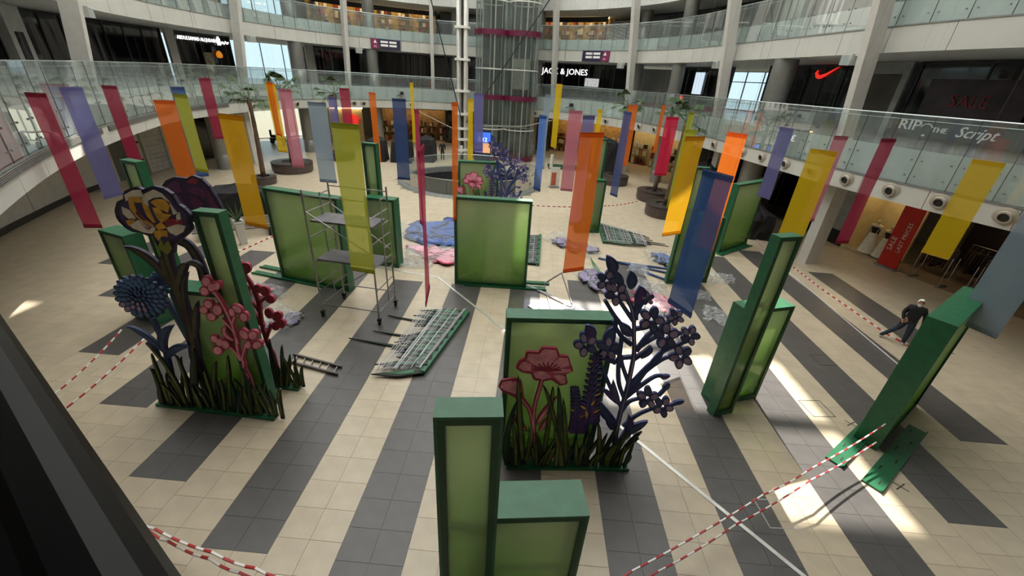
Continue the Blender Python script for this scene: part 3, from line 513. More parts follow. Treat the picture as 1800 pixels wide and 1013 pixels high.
mb.prism([(x-nn[0], y-nn[1], z) for x, y, z in P2], [(x+nn[0], y+nn[1], z) for x, y, z in P2]); mb.build('tick_emblem', m_signred, t); anchor(t, CP(4.9, 5.5, Z1))
def window_wall(u0, u1, z0, z1, off, nm, np_, no):
    w_ = struct(bpy.data.objects.new('window_%d' % no, None)); COL.objects.link(w_)
    mm = mat('window_frame', (88, 92, 94), 0.5)
    for k in range(np_):
        a = u0+(u1-u0)*k/np_; b = u0+(u1-u0)*(k+1)/np_; mb = MB(); cwall(mb, a+0.004, b-0.004, off, off+0.02, z0, z1); mb.build('pane', m_clear, w_)
        p = CP(a, off); mb = MB(); mb.box((p[0], p[1], (z0+z1)/2), (0.07, 0.1, z1-z0), ANG(a)); mb.build('mullion', mm, w_)
    for z in (z0, z0+(z1-z0)*0.72, z1-0.06): mb = MB(); cwall(mb, u0, u1, off-0.03, off+0.05, z, z+0.07); mb.build('transom', mm, w_)
window_wall(5.8, 9.4, Z1, Z1T, 11.9, None, 16, 1)
for u0, u1 in ((5.5, 6.1), (6.95, 7.2)):
    mb = MB(); cwall(mb, u0, u1, 5.5, 6.0, Z1, Z1T); struct(mb.build('wall_gallery_right', m_char))
t = glazed_front(7.2, 7.8, Z1, Z1T, 'dark shopfront with a tall white screen near the round orange notice', npane=2)
mb = MB(); cwall(mb, 7.42, 7.58, 5.36, 5.40, 7.3, 9.0); mb.build('screen', mat('pale_screen', (225, 238, 245), 0.4, var=0, emis=(215, 235, 250), estr=1.0), t); anchor(t, CP(7.5, 5.5, Z1))
solid_front(7.82, 8.55, Z1, Z1T-0.25, m_shutter, 'shop_hoarding', 'plain grey hoarding panels closing a unit beside the round column', 'hoarding', joints=3)
t = glazed_front(8.58, 9.8, Z1, Z1T, 'black shopfront with white letters behind the curved balustrade', npane=5)
wtext('JACK & JONES', 0.82, m_signw, 9.52, 5.36, 8.35, t, 1.05)
mb = MB(); cwall(mb, 9.02, 9.22, 5.38, 5.42, 7.3, 8.1); mb.build('bright_poster', mat('poster_bw', (235, 235, 235), 0.5, var=0.9, scale=4, emis=(230, 230, 230), estr=0.6), t); anchor(t, CP(9.2, 5.5, Z1))
anchor(glazed_front(9.85, 11.1, Z1, Z1T, 'dark glazed wall standing behind the glass lift', npane=5), CP(10.5, 5.5, Z1))
anchor(glazed_front(11.12, 12.0, Z1, Z1T, 'dark glazed shopfront between the lift and the grey column', npane=5), CP(11.5, 5.5, Z1))
t = glazed_front(12.02, 12.8, Z1, Z1T, 'black shopfront with dull red letters left of the thin rib', npane=4)
wtext('TEDDY', 0.8, mat('dull_red_letters', (120, 26, 34), 0.5, var=0), 12.6, 5.38, 8.45, t); anchor(t, CP(12.4, 5.5, Z1))
solid_front(12.8, 12.9, Z1, Z1T, m_white, 'wall_white_strip')
window_wall(12.7, 14.1, -0.01, 14.9, 11.9, None, 8, 2)
t = glazed_front(13.77, 14.46, Z1, Z1T, 'black shopfront with small white bilingual letters and a crest', npane=4)
wtext('ABDULSAMAD ALQURASHI', 0.36, m_signw, 14.17, 5.36, 8.87, t, 0.82)
mb = MB()
p = CP(13.93, 5.36, 8.95); mb.box(p, (0.32, 0.04, 0.5), ANG(13.93)); mb.box((p[0], p[1], p[2]+0.3), (0.16, 0.04, 0.16), ANG(13.93)); mb.build('crest', m_signw, t)
mb = MB()
for k in range(9): p = CP(13.90-k*0.012, 5.36, 8.86+0.05*(k % 3)); mb.box(p, (0.09, 0.03, 0.08+0.1*(k % 2)), ANG(13.85))
o = mb.build('arabic_lettering', m_signw, t); o['kind'] = 'stuff'
mb = MB(); cwall(mb, 14.06, 14.16, 5.2, 5.24, 6.2, 8.1); mb.build('poster', mat('beige_poster', (150, 140, 118), 0.5, var=0.5, scale=3), t)
p = CP(13.97, 5.3, 8.0); mb = MB(); mb.lathe(p, [(0.01, -0.25), (0.2, -0.2), (0.24, 0), (0.15, 0.2), (0.01, 0.3)], 10); mb.build('amber_pendant_lamp', mat('amber_glow', (190, 120, 40), 0.5, var=0, emis=(230, 140, 40), estr=0.8), t); anchor(t, CP(14.1, 5.5, Z1))
solid_front(14.46, 14.56, Z1, Z1T, m_white, 'wall_pier', off=5.2)
anchor(glazed_front(14.58, 16.1, Z1, Z1T, 'wide black glazed front with reflected windows between rib and pier', npane=7), CP(15.3, 5.5, Z1))
t = thing('gallery_pier', 'slim grey pier with a dark inset panel at the near end of the gallery', 'pier')
mb = MB(); cwall(mb, 16.12, 16.3, 5.1, 5.5, Z1, Z1T); mb.build('body', m_wallp, t); mb = MB(); cwall(mb, 16.17, 16.25, 5.06, 5.11, 7.0, 8.3); mb.build('inset_panel', m_char, t); anchor(t, CP(16.2, 5.1, Z1))
anchor(glazed_front(16.32, 18.8, Z1, Z1T, 'dark charcoal glazed front at the near end past the slim pier', npane=6), CP(17, 5.5, Z1))
# upper gallery
def lit_front(u0, u1, z0, z1, label, base, n=6, light=m_lamp):
    t = thing('lit_shopfront', label, 'shopfront')
    mb = MB(); cwall(mb, u0, u1, 7.2, 7.3, z0, z1); mb.build('back_wall', base, t)
    mb = MB(); cwall(mb, u0+0.02, u1-0.02, 5.9, 6.2, z1-0.10, z1-0.05); mb.build('ceiling_lamp_strip', light, t)
    mb = MB(); cwall(mb, u0, u1, 5.5, 5.56, z1-0.45, z1); mb.build('head_panel', m_char, t)
    rnd = random.Random(int(u0*100))
    for k in range(n):
        a = u0+(u1-u0)*(k+0.15)/n; b = u0+(u1-u0)*(k+0.85)/n; 
        for q in (0.05, 0.93, 1.73): mb = MB(); cwall(mb, a, b, 6.7, 7.1, z0+q-0.03, z0+q+0.03); sh = mb.build('shelf', mat('shelf_wood', (140, 118, 84), 0.5), t)
        mg = MB()
        for lv in (0.1, 0.95, 1.75):
            for j in range(4):
                uu = a+(b-a)*(j+0.5)/4; p = CP(uu, 6.85); hh = rnd.uniform(0.2, 0.6); mg.box((p[0], p[1], z0+lv+hh/2), (0.3, 0.3, hh), ANG(uu), rnd.randrange(4))
        o = mg.build('goods', [mat('goods_dark', (46, 40, 40), 0.7), mat('goods_red', (130, 40, 36), 0.7), mat('goods_white', (210, 205, 195), 0.7), mat('goods_tan', (160, 126, 84), 0.7)], sh); o['kind'] = 'stuff'
    mullions(t, [u0, u1], 5.5, z0, z1, m_char, 0.12)
    anchor(t, CP((u0+u1)/2, 5.5, z0)); return t
m_gold = mat('golden_display_wall', (212, 176, 92), 0.5, var=0.35, scale=2.0)
lit_front(9.02, 9.9, Z2, Z2T, 'golden lit display front on the upper gallery right of the lift', m_gold, 5)
lit_front(11.25, 12.75, Z2, Z2T, 'golden lit display front on the upper gallery left of the lift', m_gold, 6)
t = thing('line_mural', 'white panel with black wavy lines on the upper gallery beside the golden display', 'mural')
mb = MB(); cwall(mb, 8.62, 8.98, 5.45, 5.5, Z2, Z2T-0.4); mb.build('board', m_white, t)
mb = MB()
for k in range(7):
    for j in range(14):
        u = 8.63+0.35*j/14; p = CP(u, 5.43, Z2+0.35+k*0.26+0.09*math.sin(j*1.3+k)); mb.box(p, (0.16, 0.02, 0.05), ANG(u))
o = mb.build('wavy_lines', m_blackmatt, t); o['kind'] = 'stuff'; anchor(t, CP(8.8, 5.5, Z2))
for u0, u1, lab in ((0.2, 2.6, 'grey glazed front of the upper gallery at the near corner'), (2.65, 5.0, 'grey glazed front of the upper gallery above the black tick shop'), (5.05, 6.6, 'grey glazed front of the upper gallery above the bright window'), (6.65, 8.55, 'grey glazed front of the upper gallery behind the steel posts'), (10.0, 11.2, 'grey glazed front of the upper gallery behind the lift'), (14.15, 16.5, 'grey glazed front of the upper gallery above the bilingual sign'), (16.55, 18.8, 'grey glazed front of the upper gallery above the slim pier')):
    anchor(glazed_front(u0, u1, Z2, Z2T, lab, m=mat('grey_tinted_glass', (92, 96, 96), 0.1, spec=0.8), npane=5), CP((u0+u1)/2, 5.5, Z2))
# ground floor
for u0, u1 in ((15.75, 18.9),):
    t = struct(bpy.data.objects.new('wall_left', None)); COL.objects.link(t)
    u = u0
    while u < u1-0.05:
        mb = MB(); cwall(mb, u+0.004, min(u+0.55, u1)-0.004, 5.5, 5.7, 0.28, G); mb.build('panel', m_wallp, t); u += 0.55
    mb = MB(); cwall(mb, u0, u1, 5.44, 5.5, 0, 0.28); struct(mb.build('baseboard_left', m_char))
    mb = MB(); cwall(mb, u0, u1, 5.52, 5.6, 0.28, G); mb.build('joint_backing', m_char, t)
for k, (u0, u1, lab) in enumerate(((15.3, 15.72, 'tall grey metal door with two dark handles beside the panelled wall'), (14.92, 15.25, 'pale ribbed roller shutter behind the thin green box'))):
    t = thing(('service_door', 'roller_shutter')[k], lab, ('door', 'shutter')[k])
    mb = MB(); cwall(mb, u0, u0+0.035, 5.4, 5.6, 0, 3.4); cwall(mb, u1-0.035, u1, 5.4, 5.6, 0, 3.4); cwall(mb, u0, u1, 5.4, 5.6, 3.3, 3.5); mb.build('frame', m_white, t)
    if k == 0:
        mb = MB(); cwall(mb, u0+0.04, u1-0.04, 5.5, 5.56, 0, 3.3); d = mb.build('leaf', mat('door_grey', (104, 106, 106), 0.5), t)
        for z in (1.0, 2.2): p = CP(u0+0.02, 5.38, z); mb = MB(); mb.box(p, (0.14, 0.1, 0.14), ANG(u0)); mb.build('wall_plate', m_blackmatt, t)
    else:
        for j in range(11): mb = MB(); cwall(mb, u0+0.03, u1-0.03, 5.5, 5.54, 0.3*j+0.01, 0.3*j+0.29); mb.build('slat', mat('shutter_white', (190, 190, 186), 0.5), t)
    anchor(t, CP((u0+u1)/2, 5.5, 0))
mb = MB(); cwall(mb, 14.5, 15.75, 5.6, 5.8, 3.4, G); cwall(mb, 14.52, 14.92, 5.6, 5.8, 0, 3.4); cwall(mb, 15.25, 15.3, 5.6, 5.8, 0, 3.4); struct(mb.build('wall_left_rear', m_wallp))
t = glazed_front(13.98, 14.5, 0, G, 'black shopfront with slanting white letters behind the lime banner', npane=3)
wtext('T / I', 0.9, m_signw, 14.22, 5.36, 2.3, t); anchor(t, CP(14.2, 5.5, 0))
lit_front(11.15, 12.03, 0, G, 'warm lit clothing shop behind the navy banner', mat('warm_brown_wall', (150, 118, 78), 0.6, var=0.3), 7)
t = thing('shop_pier', 'dark grey pier with a white figure three next to the orange banner', 'pier'); mb = MB(); cwall(mb, 12.05, 12.2, 5.2, 5.6, 0, G); mb.build('body', m_char, t); wtext('3', 1.1, m_signw, 12.14, 5.12, 2.35, t); anchor(t, CP(12.1, 5.2, 0))
t = thing('fashion_shopfront', 'cream shopfront with a red brush letter sign behind the crimson banner', 'shopfront')
mb = MB(); cwall(mb, 12.3, 12.72, 5.5, 5.7, 0, G); mb.build('wall', m_cream, t)
rnd = random.Random(3); mb = MB(); a = ANG(12.42); c = CP(12.44, 5.42, 2.4)
star = [((0.55+0.4*((k % 2)))*math.cos(2*math.pi*k/22)*rnd.uniform(0.8, 1.25), (0.42+0.3*(k % 2))*math.sin(2*math.pi*k/22)) for k in range(22)]
P2 = [(c[0]+x*math.cos(a), c[1]+x*math.sin(a), c[2]+z) for x, z in star]; nn = (-math.sin(a)*0.04, math.cos(a)*0.04)
mb.prism([(x-nn[0], y-nn[1], z) for x, y, z in P2], [(x+nn[0], y+nn[1], z) for x, y, z in P2]); mb.build('brush_letters', m_signred, t)
mb = MB(); cwall(mb, 12.3, 12.72, 5.2, 5.3, 3.6, 3.7); mb.build('lamp_strip', m_lamp, t); anchor(t, CP(12.5, 5.5, 0))
solid_front(12.74, 13.02, 0, G, m_white, 'wall_white_bay')
lit_front(8.55, 9.65, 0, G, 'warm lit shoe shop shelves behind the pink banner', mat('warm_tan_wall', (176, 138, 84), 0.6, var=0.3), 6)
lit_front(7.6, 8.5, 0, G, 'cream lit shop with a small dark emblem by the metal column', m_cream, 3)
solid_front(9.67, 10.0, 0, G, mat('brown_wall', (92, 76, 58), 0.6), 'wall_brown')
anchor(glazed_front(10.02, 11.12, 0, G, 'dark glazed ground front behind the lift shaft', npane=4), CP(10.5, 5.5, 0))
solid_front(7.2, 7.55, 0, G, m_white, 'wall_passage')
t = glazed_front(5.3, 7.15, 0, G, 'dark ground shopfront behind the blue banner and palms', npane=6); anchor(t, CP(6.2, 5.5, 0))
anchor(glazed_front(3.98, 5.25, 0, G, 'black unlit ground shopfront behind the lavender banner', npane=4), CP(4.6, 5.5, 0))
t = solid_front(3.62, 3.95, 0, G, mat('pale_grey_board', (170, 178, 182), 0.5), 'shop_hoarding', 'pale grey board with black base between column and display window', 'hoarding', joints=1)
mb = MB(); cwall(mb, 3.62, 3.95, 5.42, 5.5, 0, 0.8); mb.build('dark_base', m_blackmatt, t).matrix_parent_inverse = Matrix.Translation(-Vector(t.location))
# display window and open clothing shop on the near right
t = thing('display_window', 'cream lit display bay behind the two white gowned mannequins', 'shop display')
mb = MB(); cwall(mb, 2.9, 3.6, 7.0, 7.1, 0, G); mb.build('back_wall', m_cream, t)
mb = MB(); cwall(mb, 2.9, 3.6, 5.5, 7.0, 0.0, 0.12); mb.build('plinth', mat('display_plinth', (190, 176, 146), 0.4), t)
mb = MB(); cwall(mb, 2.95, 3.55, 5.7, 5.9, 3.6, 3.7); mb.build('lamp_strip', m_lamp, t)
mb = MB(); cwall(mb, 3.57, 3.62, 5.5, 7.0, 0, G); mb.build('side_wall', m_cream, t); anchor(t, CP(3.2, 5.5, 0))
t = thing('clothing_shop', 'dim open clothing shop past the red sale banner', 'shopfront')
mb = MB(); cwall(mb, 0.0, 2.88, 10.4, 10.5, 0, G); mb.build('back_wall', mat('dim_brown_wall', (58, 50, 44), 0.7), t)
mb = MB(); cwall(mb, 0.0, 2.88, 5.5, 10.4, 0.0, 0.02); mb.build('shop_floor', mat('shop_floor', (150, 132, 112), 0.3), t)
mb = MB(); cwall(mb, 0.2, 2.8, 6.6, 6.75, 3.95, 4.02); mb.build('lamp_strip', mat('dim_lamp', (255, 236, 210), 0.5, var=0, emis=(255, 225, 180), estr=2.5), t)
mb = MB(); cwall(mb, 0.0, 2.9, 5.45, 5.55, 3.7, G); mb.build('head_panel', m_char, t); anchor(t, CP(1.5, 5.5, 0))
m_chrome = mat('chrome', (190, 190, 188), 0.2, metal=1.0, var=0)
for k, (u, off) in enumerate(((2.5, 7.2), (2.1, 7.8), (1.7, 7.2), (1.35, 8.0), (2.3, 9.2), (1.9, 9.4))):
    t = thing('clothes_rail', 'chrome rail of dark garments inside the dim shop, ' + ('nearest the sale banner', 'second along the front', 'third along the front', 'farthest along the front', 'back row near the sale banner', 'back row farther along')[k], 'clothes rail', CP(u, off, 0.02), ANG(u), 'clothes rails in the dim shop')
    mb = MB()
    for x in (-0.6, 0.6): mb.tube([(x, 0, 0), (x, 0, 1.45)], 0.015, 6)
    mb.tube([(-0.6, 0, 1.45), (0.6, 0, 1.45)], 0.015, 6); mb.build('rail', m_chrome, t)
    rnd = random.Random(k)
    for j in range(9):
        mb = MB(); hh = rnd.uniform(0.7, 1.1); x = -0.5+j*0.125; mb.prism([(x, -0.2, 1.4), (x+0.07, -0.2, 1.4), (x+0.07, 0.2, 1.4), (x, 0.2, 1.4)], [(x-0.01, -0.27, 1.4-hh), (x+0.08, -0.27, 1.4-hh), (x+0.08, 0.27, 1.4-hh), (x-0.01, 0.27, 1.4-hh)]); mb.build('garment', [mat('garment_a', (40, 36, 38), 0.9), mat('garment_b', (70, 52, 50), 0.9), mat('garment_c', (96, 90, 84), 0.9)][rnd.randrange(3)], t)
for k, u in enumerate((2.72, 2.42, 2.05, 1.75, 1.45)):
    p = CP(u, 5.6, 0.02); t = thing('security_gate', 'slim chrome security gate on the shop threshold, ' + ('first', 'second', 'third', 'fourth', 'fifth')[k] + ' from the sale banner', 'security gate', p, ANG(u)+math.pi/2, 'security gates on the shop threshold'); mb = MB()
    for x in (-0.25, 0.25): mb.tube([(x, 0, 0), (x, 0, 1.45)], 0.02, 6)
    mb.tube([(-0.25, 0, 1.45), (0.25, 0, 1.45)], 0.02, 6); mb.tube([(-0.25, 0, 0.5), (0.25, 0, 0.5)], 0.015, 6); mb.build('frame', m_chrome, t); mb = MB(); mb.box((0, 0, 0.03), (0.6, 0.16, 0.06)); mb.build('foot', m_steel, t)
t = thing('sale_banner', 'tall red standing banner printed with white sale lettering', 'banner', CP(2.74, 5.3), ANG(2.74))
mred = mat('sale_red', (205, 40, 34), 0.5, var=0.06)
mb = MB(); mb.box((0, 0, 1.75), (0.95, 0.06, 3.3)); mb.build('cloth', mred, t); mb = MB(); mb.box((0, 0, 0.05), (1.0, 0.3, 0.1)); mb.build('base', m_steel, t)
mw = mat('white_print', (240, 236, 230), 0.6, var=0)
for (s_, x, sz) in (('SALE', -0.12, 0.34), ('LAST PRICES', 0.26, 0.28)): text(s_, sz, mw, (x, -0.045, 0.9), (math.pi/2, -math.pi/2, 0), t, 0.004, align='LEFT')
# ---------------------------------------------------------------- lift tower and white mast
t = thing('glass_lift', 'twin glass lift shaft with white posts and maroon bands behind the basement opening', 'lift', (-3.0, 44.3, 0))
for cx in (-1.55, 1.3):
    mb = MB(); mb.lathe((cx, 0, 0), [(1.6, 0.3), (1.6, 21)], 12); mb.build('shaft_glass', m_liftglass, t)
    for k in range(8):
        a = 2*math.pi*(k+0.3)/8; mb = MB(); mb.tube([(cx+1.5*math.cos(a), 1.5*math.sin(a), 0.2), (cx+1.5*math.cos(a), 1.5*math.sin(a), 21)], 0.065, 8); mb.build('post', mat('lift_post_grey', (150, 152, 146), 0.4), t)
    for z in (0.1, 5.7, 11.05, 16.3): mb = MB(); mb.lathe((cx, 0, 0), [(1.66, z), (1.72, z), (1.72, z+0.42), (1.66, z+0.42)], 24); mb.build('maroon_band', m_maroon, t)
    for z in (3.0, 8.3, 13.6): mb = MB(); mb.lathe((cx, 0, 0), [(1.55, z), (1.62, z), (1.62, z+0.08), (1.55, z+0.08)], 16); mb.build('ring_beam', m_pwhite, t)
    mb = MB(); mb.box((cx, 0.2, 2.0 if cx < 0 else 8.0), (1.7, 1.6, 2.6)); mb.build('cabin', mat('cabin_grey', (128, 128, 120), 0.3, metal=0.3), t)
mb = MB(); mb.box((-0.1, 1.9, 10.4), (5.4, 0.25, 20.8)); mb.build('rear_wall', mat('shaft_back', (66, 68, 64), 0.6), t)
t = thing('truss_mast', 'white bundled tube mast with ring collars standing before the lift', 'mast', (-7.1, 42.5, 0))
for k in range(4):
    a = math.pi/4+math.pi/2*k; mb = MB(); mb.tube([(0.46*math.cos(a), 0.46*math.sin(a), 0), (0.46*math.cos(a), 0.46*math.sin(a), 21)], 0.16, 10); mb.build('tube', m_pwhite, t, True)
mb = MB(); mb.tube([(0, 0, 0), (0, 0, 21)], 0.1, 8); mb.build('core_tube', mat('mast_core', (60, 58, 54), 0.5), t)
for z in (1.0, 2.0, 3.0, 4.3, 6.3, 8.9, 11.4, 14.0): mb = MB(); mb.lathe((0, 0, z), [(0.3, -0.1), (0.72, -0.1), (0.72, 0.1), (0.3, 0.1)], 20); mb.build('collar', m_pwhite, t)
mb = MB(); mb.box((0, -0.62, 1.1), (0.3, 0.12, 0.7)); mb.build('switch_box', m_white, t)
m_cable = mat('black_cable', (18, 18, 18), 0.6, var=0)
for pts, lab, r in (([(-7.0, 41.9, 3.5), (-9.6, 38.0, 15.5)], 'black stay cable rising to the upper left from the mast', 0.045), ([(-6.6, 42.0, 3.6), (1.5, 40.0, 15.0)], 'black stay cable rising to the upper right across the lift', 0.045)):
    mb = MB(); mb.tube(pts, r, 6); tag(mb.build('stay_cable', m_cable), lab, 'cable')
for pts, lab in (([(-6.5, 42.0, 3.3), (-1, 41.8, 3.6), (5.0, 42.0, 5.2)], 'thin pale cable from the mast to the balcony right of the lift'), ([(-7.9, 42.2, 2.9), (-11, 44.0, 3.8), (-14.4, 45.3, 5.2)], 'thin pale cable from the mast to the balcony left of the lift')):
    mb = MB(); mb.tube(pts, 0.03, 5); tag(mb.build('pale_cable', mat('pale_cable', (170, 168, 160), 0.5)), lab, 'cable')
t = thing('digital_totem', 'glowing blue and orange screen totem showing the time beside the lift', 'screen', (-4.87, 41.0, 0))
mb = MB(); mb.box((0, 0, 1.55), (1.6, 0.2, 3.1)); mb.build('casing', mat('totem_casing', (40, 44, 60), 0.4), t)
def scr(nm, c, x, z, w_, h_): mb = MB(); mb.box((x, -0.105, z), (w_, 0.01, h_)); return mb.build(nm, mat('screen_'+nm, c, 0.4, var=0.2, scale=2, emis=c, estr=0.9), t)
scr('sky_panel', (60, 110, 220), 0.0, 2.45, 1.5, 0.95); scr('dusk_panel', (84, 76, 130), -0.36, 1.5, 0.76, 0.9); scr('photo_panel', (206, 150, 110), 0.38, 1.5, 0.7, 0.9)
text('5:12', 0.5, m_signw, (0.0, -0.115, 2.1), (math.pi/2, 0, 0), t, 0.002)
# ---------------------------------------------------------------- wayfinding signs on the upper fascia
for (uc, flip, lab) in ((12.015, 1, 'dark blue wayfinding sign with magenta end left of the lift'), (8.8, -1, 'dark blue wayfinding sign with magenta end right of the lift')):
    t = thing('wayfinding_sign', lab, 'sign', CP(uc, 1.05, 9.5), ANG(uc)); W_ = 2.9
    mb = MB(); mb.box((0, 0, 0.44), (W_, 0.12, 0.88)); mb.build('board', mat('sign_navy', (34, 32, 62), 0.5), t)
    e = -flip*W_*0.36; mb = MB(); mb.prism([(e-0.42, -0.065, 0.02), (e+0.42, -0.065, 0.02), (e+0.42-flip*0.25, -0.065, 0.86), (e-0.42, -0.065, 0.86)] if flip > 0 else [(e-0.42, -0.065, 0.02), (e+0.42, -0.065, 0.02), (e+0.42, -0.065, 0.86), (e-0.42+0.25, -0.065, 0.86)],
        [(e-0.42, -0.09, 0.02), (e+0.42, -0.09, 0.02), (e+0.42-flip*0.25, -0.09, 0.86), (e-0.42, -0.09, 0.86)] if flip > 0 else [(e-0.42, -0.09, 0.02), (e+0.42, -0.09, 0.02), (e+0.42, -0.09, 0.86), (e-0.42+0.25, -0.09, 0.86)]); mb.build('magenta_end', mat('sign_magenta', (120, 28, 70), 0.5), t)
    text('F1', 0.28, mw, (e, -0.1, 0.1), (math.pi/2, 0, 0), t, 0.004); mb = MB(); mb.prism([(e-0.16, -0.1, 0.5), (e+0.16, -0.1, 0.5), (e, -0.1, 0.78)], [(e-0.16, -0.11, 0.5), (e+0.16, -0.11, 0.5), (e, -0.11, 0.78)]); mb.build('arrow', mw, t)
    for a in (0, 1):
        for b in (0, 1): mb = MB(); mb.box((flip*(0.05+a*0.85)-flip*0.2, -0.07, 0.34+b*0.3), (0.72, 0.03, 0.18)); mb.build('name_plate', mw, t)
# ---------------------------------------------------------------- air nozzles and floodlights on the galleries
m_noz = mat('nozzle_cream', (172, 164, 150), 0.4); m_nozd = mat('nozzle_throat', (30, 28, 26), 0.6)
nz = MB(); nz.lathe((0, 0, 0), [(0.32, 0), (0.33, 0.05), (0.27, 0.10), (0.22, 0.12), (0.20, 0.24), (0.15, 0.25), (0.14, 0.1)], 20); nzm = nz.mesh('nozzle_ring', m_noz)
nt_ = MB(); nt_.lathe((0, 0, 0), [(0.001, 0.19), (0.145, 0.18), (0.145, 0.1)], 16); ntm = nt_.mesh('nozzle_throat', m_nozd)
ORD = 'first second third fourth fifth sixth seventh eighth ninth tenth eleventh twelfth thirteenth fourteenth fifteenth sixteenth seventeenth eighteenth nineteenth twentieth twenty-first twenty-second twenty-third twenty-fourth twenty-fifth twenty-sixth twenty-seventh'.split()
for ni, u in enumerate((1.31, 1.75, 2.17, 2.64, 3.1, 3.53, 3.98, 4.36, 4.7, 5.03, 5.5, 6.0, 6.5, 7.05, 7.5, 8.31, 8.9, 9.62, 10.2, 11.7, 12.49, 12.65, 13.2, 13.66, 14.15, 14.31, 14.47)):
    t = thing('air_nozzle', 'round cream air nozzle on the lower gallery fascia, %s counted from the right end' % ORD[ni], 'air nozzle', CP(u, -0.02, 4.54), 0, 'air nozzles along the gallery fascia')
    P, Tn = _cr(u); t.scale = (1, 1, 0.55); t.rotation_euler = Vector((-Tn[1], Tn[0], -0.25)).to_track_quat('Z', 'Y').to_euler(); part('ring', nzm, t); part('throat', ntm, t)
fl = MB(); fl.box((0, 0, 0), (0.5, 0.4, 0.42)); fl.box((0.3, 0, 0.16), (0.3, 0.06, 0.06)); flm = fl.mesh('floodlight', m_wallp)
for u, lab in ((3.13, 'grey floodlight bracketed to the rib right of the red tick sign'), (5.58, 'grey floodlight on the rib beside the bright gallery window'), (8.08, 'grey floodlight on the rib right of the wayfinding sign'), (12.63, 'grey floodlight on the rib beside the dull red letters'), (14.32, 'grey floodlight on the rib right of the bilingual sign'), (17.06, 'grey floodlight on the rib before the wide black front')):
    t = thing('floodlight', lab, 'light fitting', CP(u, 0.35, 9.25), ANG(u)); part('housing', flm, t); mb = MB(); mb.box((0, -0.21, 0), (0.42, 0.02, 0.34)); mb.build('lens', m_clear, t)
    t.location = CP(u+(0.19 if u < 10 else -0.18), 0.55, 9.18)
t = thing('wall_lamp', 'white cylindrical lamp on a bent arm before the near left balcony glass', 'light fitting', CP(19.2, -0.1, 5.3), ANG(19.2)); mb = MB(); mb.tube([(0, 0.1, 0.1), (0, -0.15, 0.12), (0.25, -0.3, 0.05)], 0.03, 6); mb.build('arm', m_white, t); mb = MB(); mb.lathe((0.3, -0.3, -0.2), [(0.001, 0.25), (0.1, 0.24), (0.13, 0.1), (0.13, -0.1), (0.1, -0.12), (0.001, -0.1)], 14); mb.build('shade', m_white, t, True)
t = thing('round_notice', 'round orange notice with a white figure on the gallery glass', 'sign', CP(6.42, -0.06, 6.95), ANG(6.42)); mb = MB(); mb.tube([(0, 0, 0), (0, -0.02, 0)], 0.27, 20); mb.build('disc', mat('notice_orange', (226, 92, 60), 0.5, var=0), t); mb = MB(); mb.box((0, -0.03, 0), (0.12, 0.02, 0.22)); mb.box((0.06, -0.03, 0.05), (0.2, 0.02, 0.06)); mb.build('pictogram', mw, t)
for u, z, lab in ((9.0, 5.6, 'small black spotlight on a bracket at the balcony right of the yellow banner'), (11.85, 5.6, 'small black spotlight on a bracket at the balcony above the navy banner')):
    t = thing('spotlight', lab, 'light fitting', CP(u, -0.2, z), ANG(u)); mb = MB(); mb.box((0, -0.1, 0), (0.3, 0.3, 0.3)); mb.build('head', m_blackmatt, t); mb = MB(); mb.tube([(0, 0.08, -0.1), (-0.6, -0.2, -0.3)], 0.03, 6); mb.build('arm', m_blackmatt, t)
# ---------------------------------------------------------------- green display boxes
def green_box(name, label, cat, fl, fr_or_yaw, w_, d_, h_, sheet=0.03, lip=0.07, feet=None, bars=(0.5,), group=None):
    rz = fr_or_yaw; t = thing(name, label, cat, (fl[0], fl[1], 0), rz, group)
    mb = MB(); mb.box((sheet/2, d_/2, h_/2), (sheet, d_, h_)); mb.build('side_panel', m_green, t)
    mb = MB(); mb.box((w_-sheet/2, d_/2, h_/2), (sheet, d_, h_)); mb.build('side_panel', m_green, t)
    mb = MB(); mb.box((w_/2, d_/2, h_-sheet/2), (w_-2*sheet, d_, sheet)); mb.build('top_panel', m_green, t)
    mb = MB(); mb.box((w_/2, d_/2, 0.05), (w_-2*sheet, d_, 0.1)); mb.build('base_panel', m_green, t)
    for y0, nm in ((0.0, 'front_frame'), (d_-0.03, 'rear_frame')):
        mb = MB(); y = y0+0.015
        mb.box((sheet+lip/2, y, h_/2), (lip, 0.03, h_-2*sheet)); mb.box((w_-sheet-lip/2, y, h_/2), (lip, 0.03, h_-2*sheet)); mb.box((w_/2, y, h_-sheet-lip/2), (w_-2*sheet-2*lip, 0.03, lip)); mb.box((w_/2, y, 0.1+lip/2), (w_-2*sheet-2*lip, 0.03, lip))
        mb.build(nm, m_greend, t)
    for y in (0.045, d_-0.045): mb = MB(); mb.box((w_/2, y, h_/2), (w_-2*sheet-0.004, 0.004, h_-0.14)); mb.build('pane', m_pane, t)
    for b in bars: mb = MB(); mb.box((w_/2, d_/2, h_*b), (w_-2*sheet, 0.04, 0.12)); mb.build('crossbar', m_greend, t)
    if feet:
        for (x0, x1, y, wd) in feet:
            mb = MB(); mb.box(((x0+x1)/2, y, 0.02), (x1-x0, wd, 0.04)); f = mb.build('foot_plate', m_green, t)
            for k in range(6): mb = MB(); xx = x0+(x1-x0)*(k+0.5)/6; mb.box((xx, y+(0.08 if k % 2 else -0.06)*wd/0.35, 0.042), (0.16, 0.03, 0.006)); mb.build('slot', m_blackmatt, f)
            mb = MB(); mb.box(((x0+x1)/2, y-wd/2+0.015, 0.06), (x1-x0, 0.03, 0.05)); mb.build('flange', m_green, f)
    return t
R = math.radians
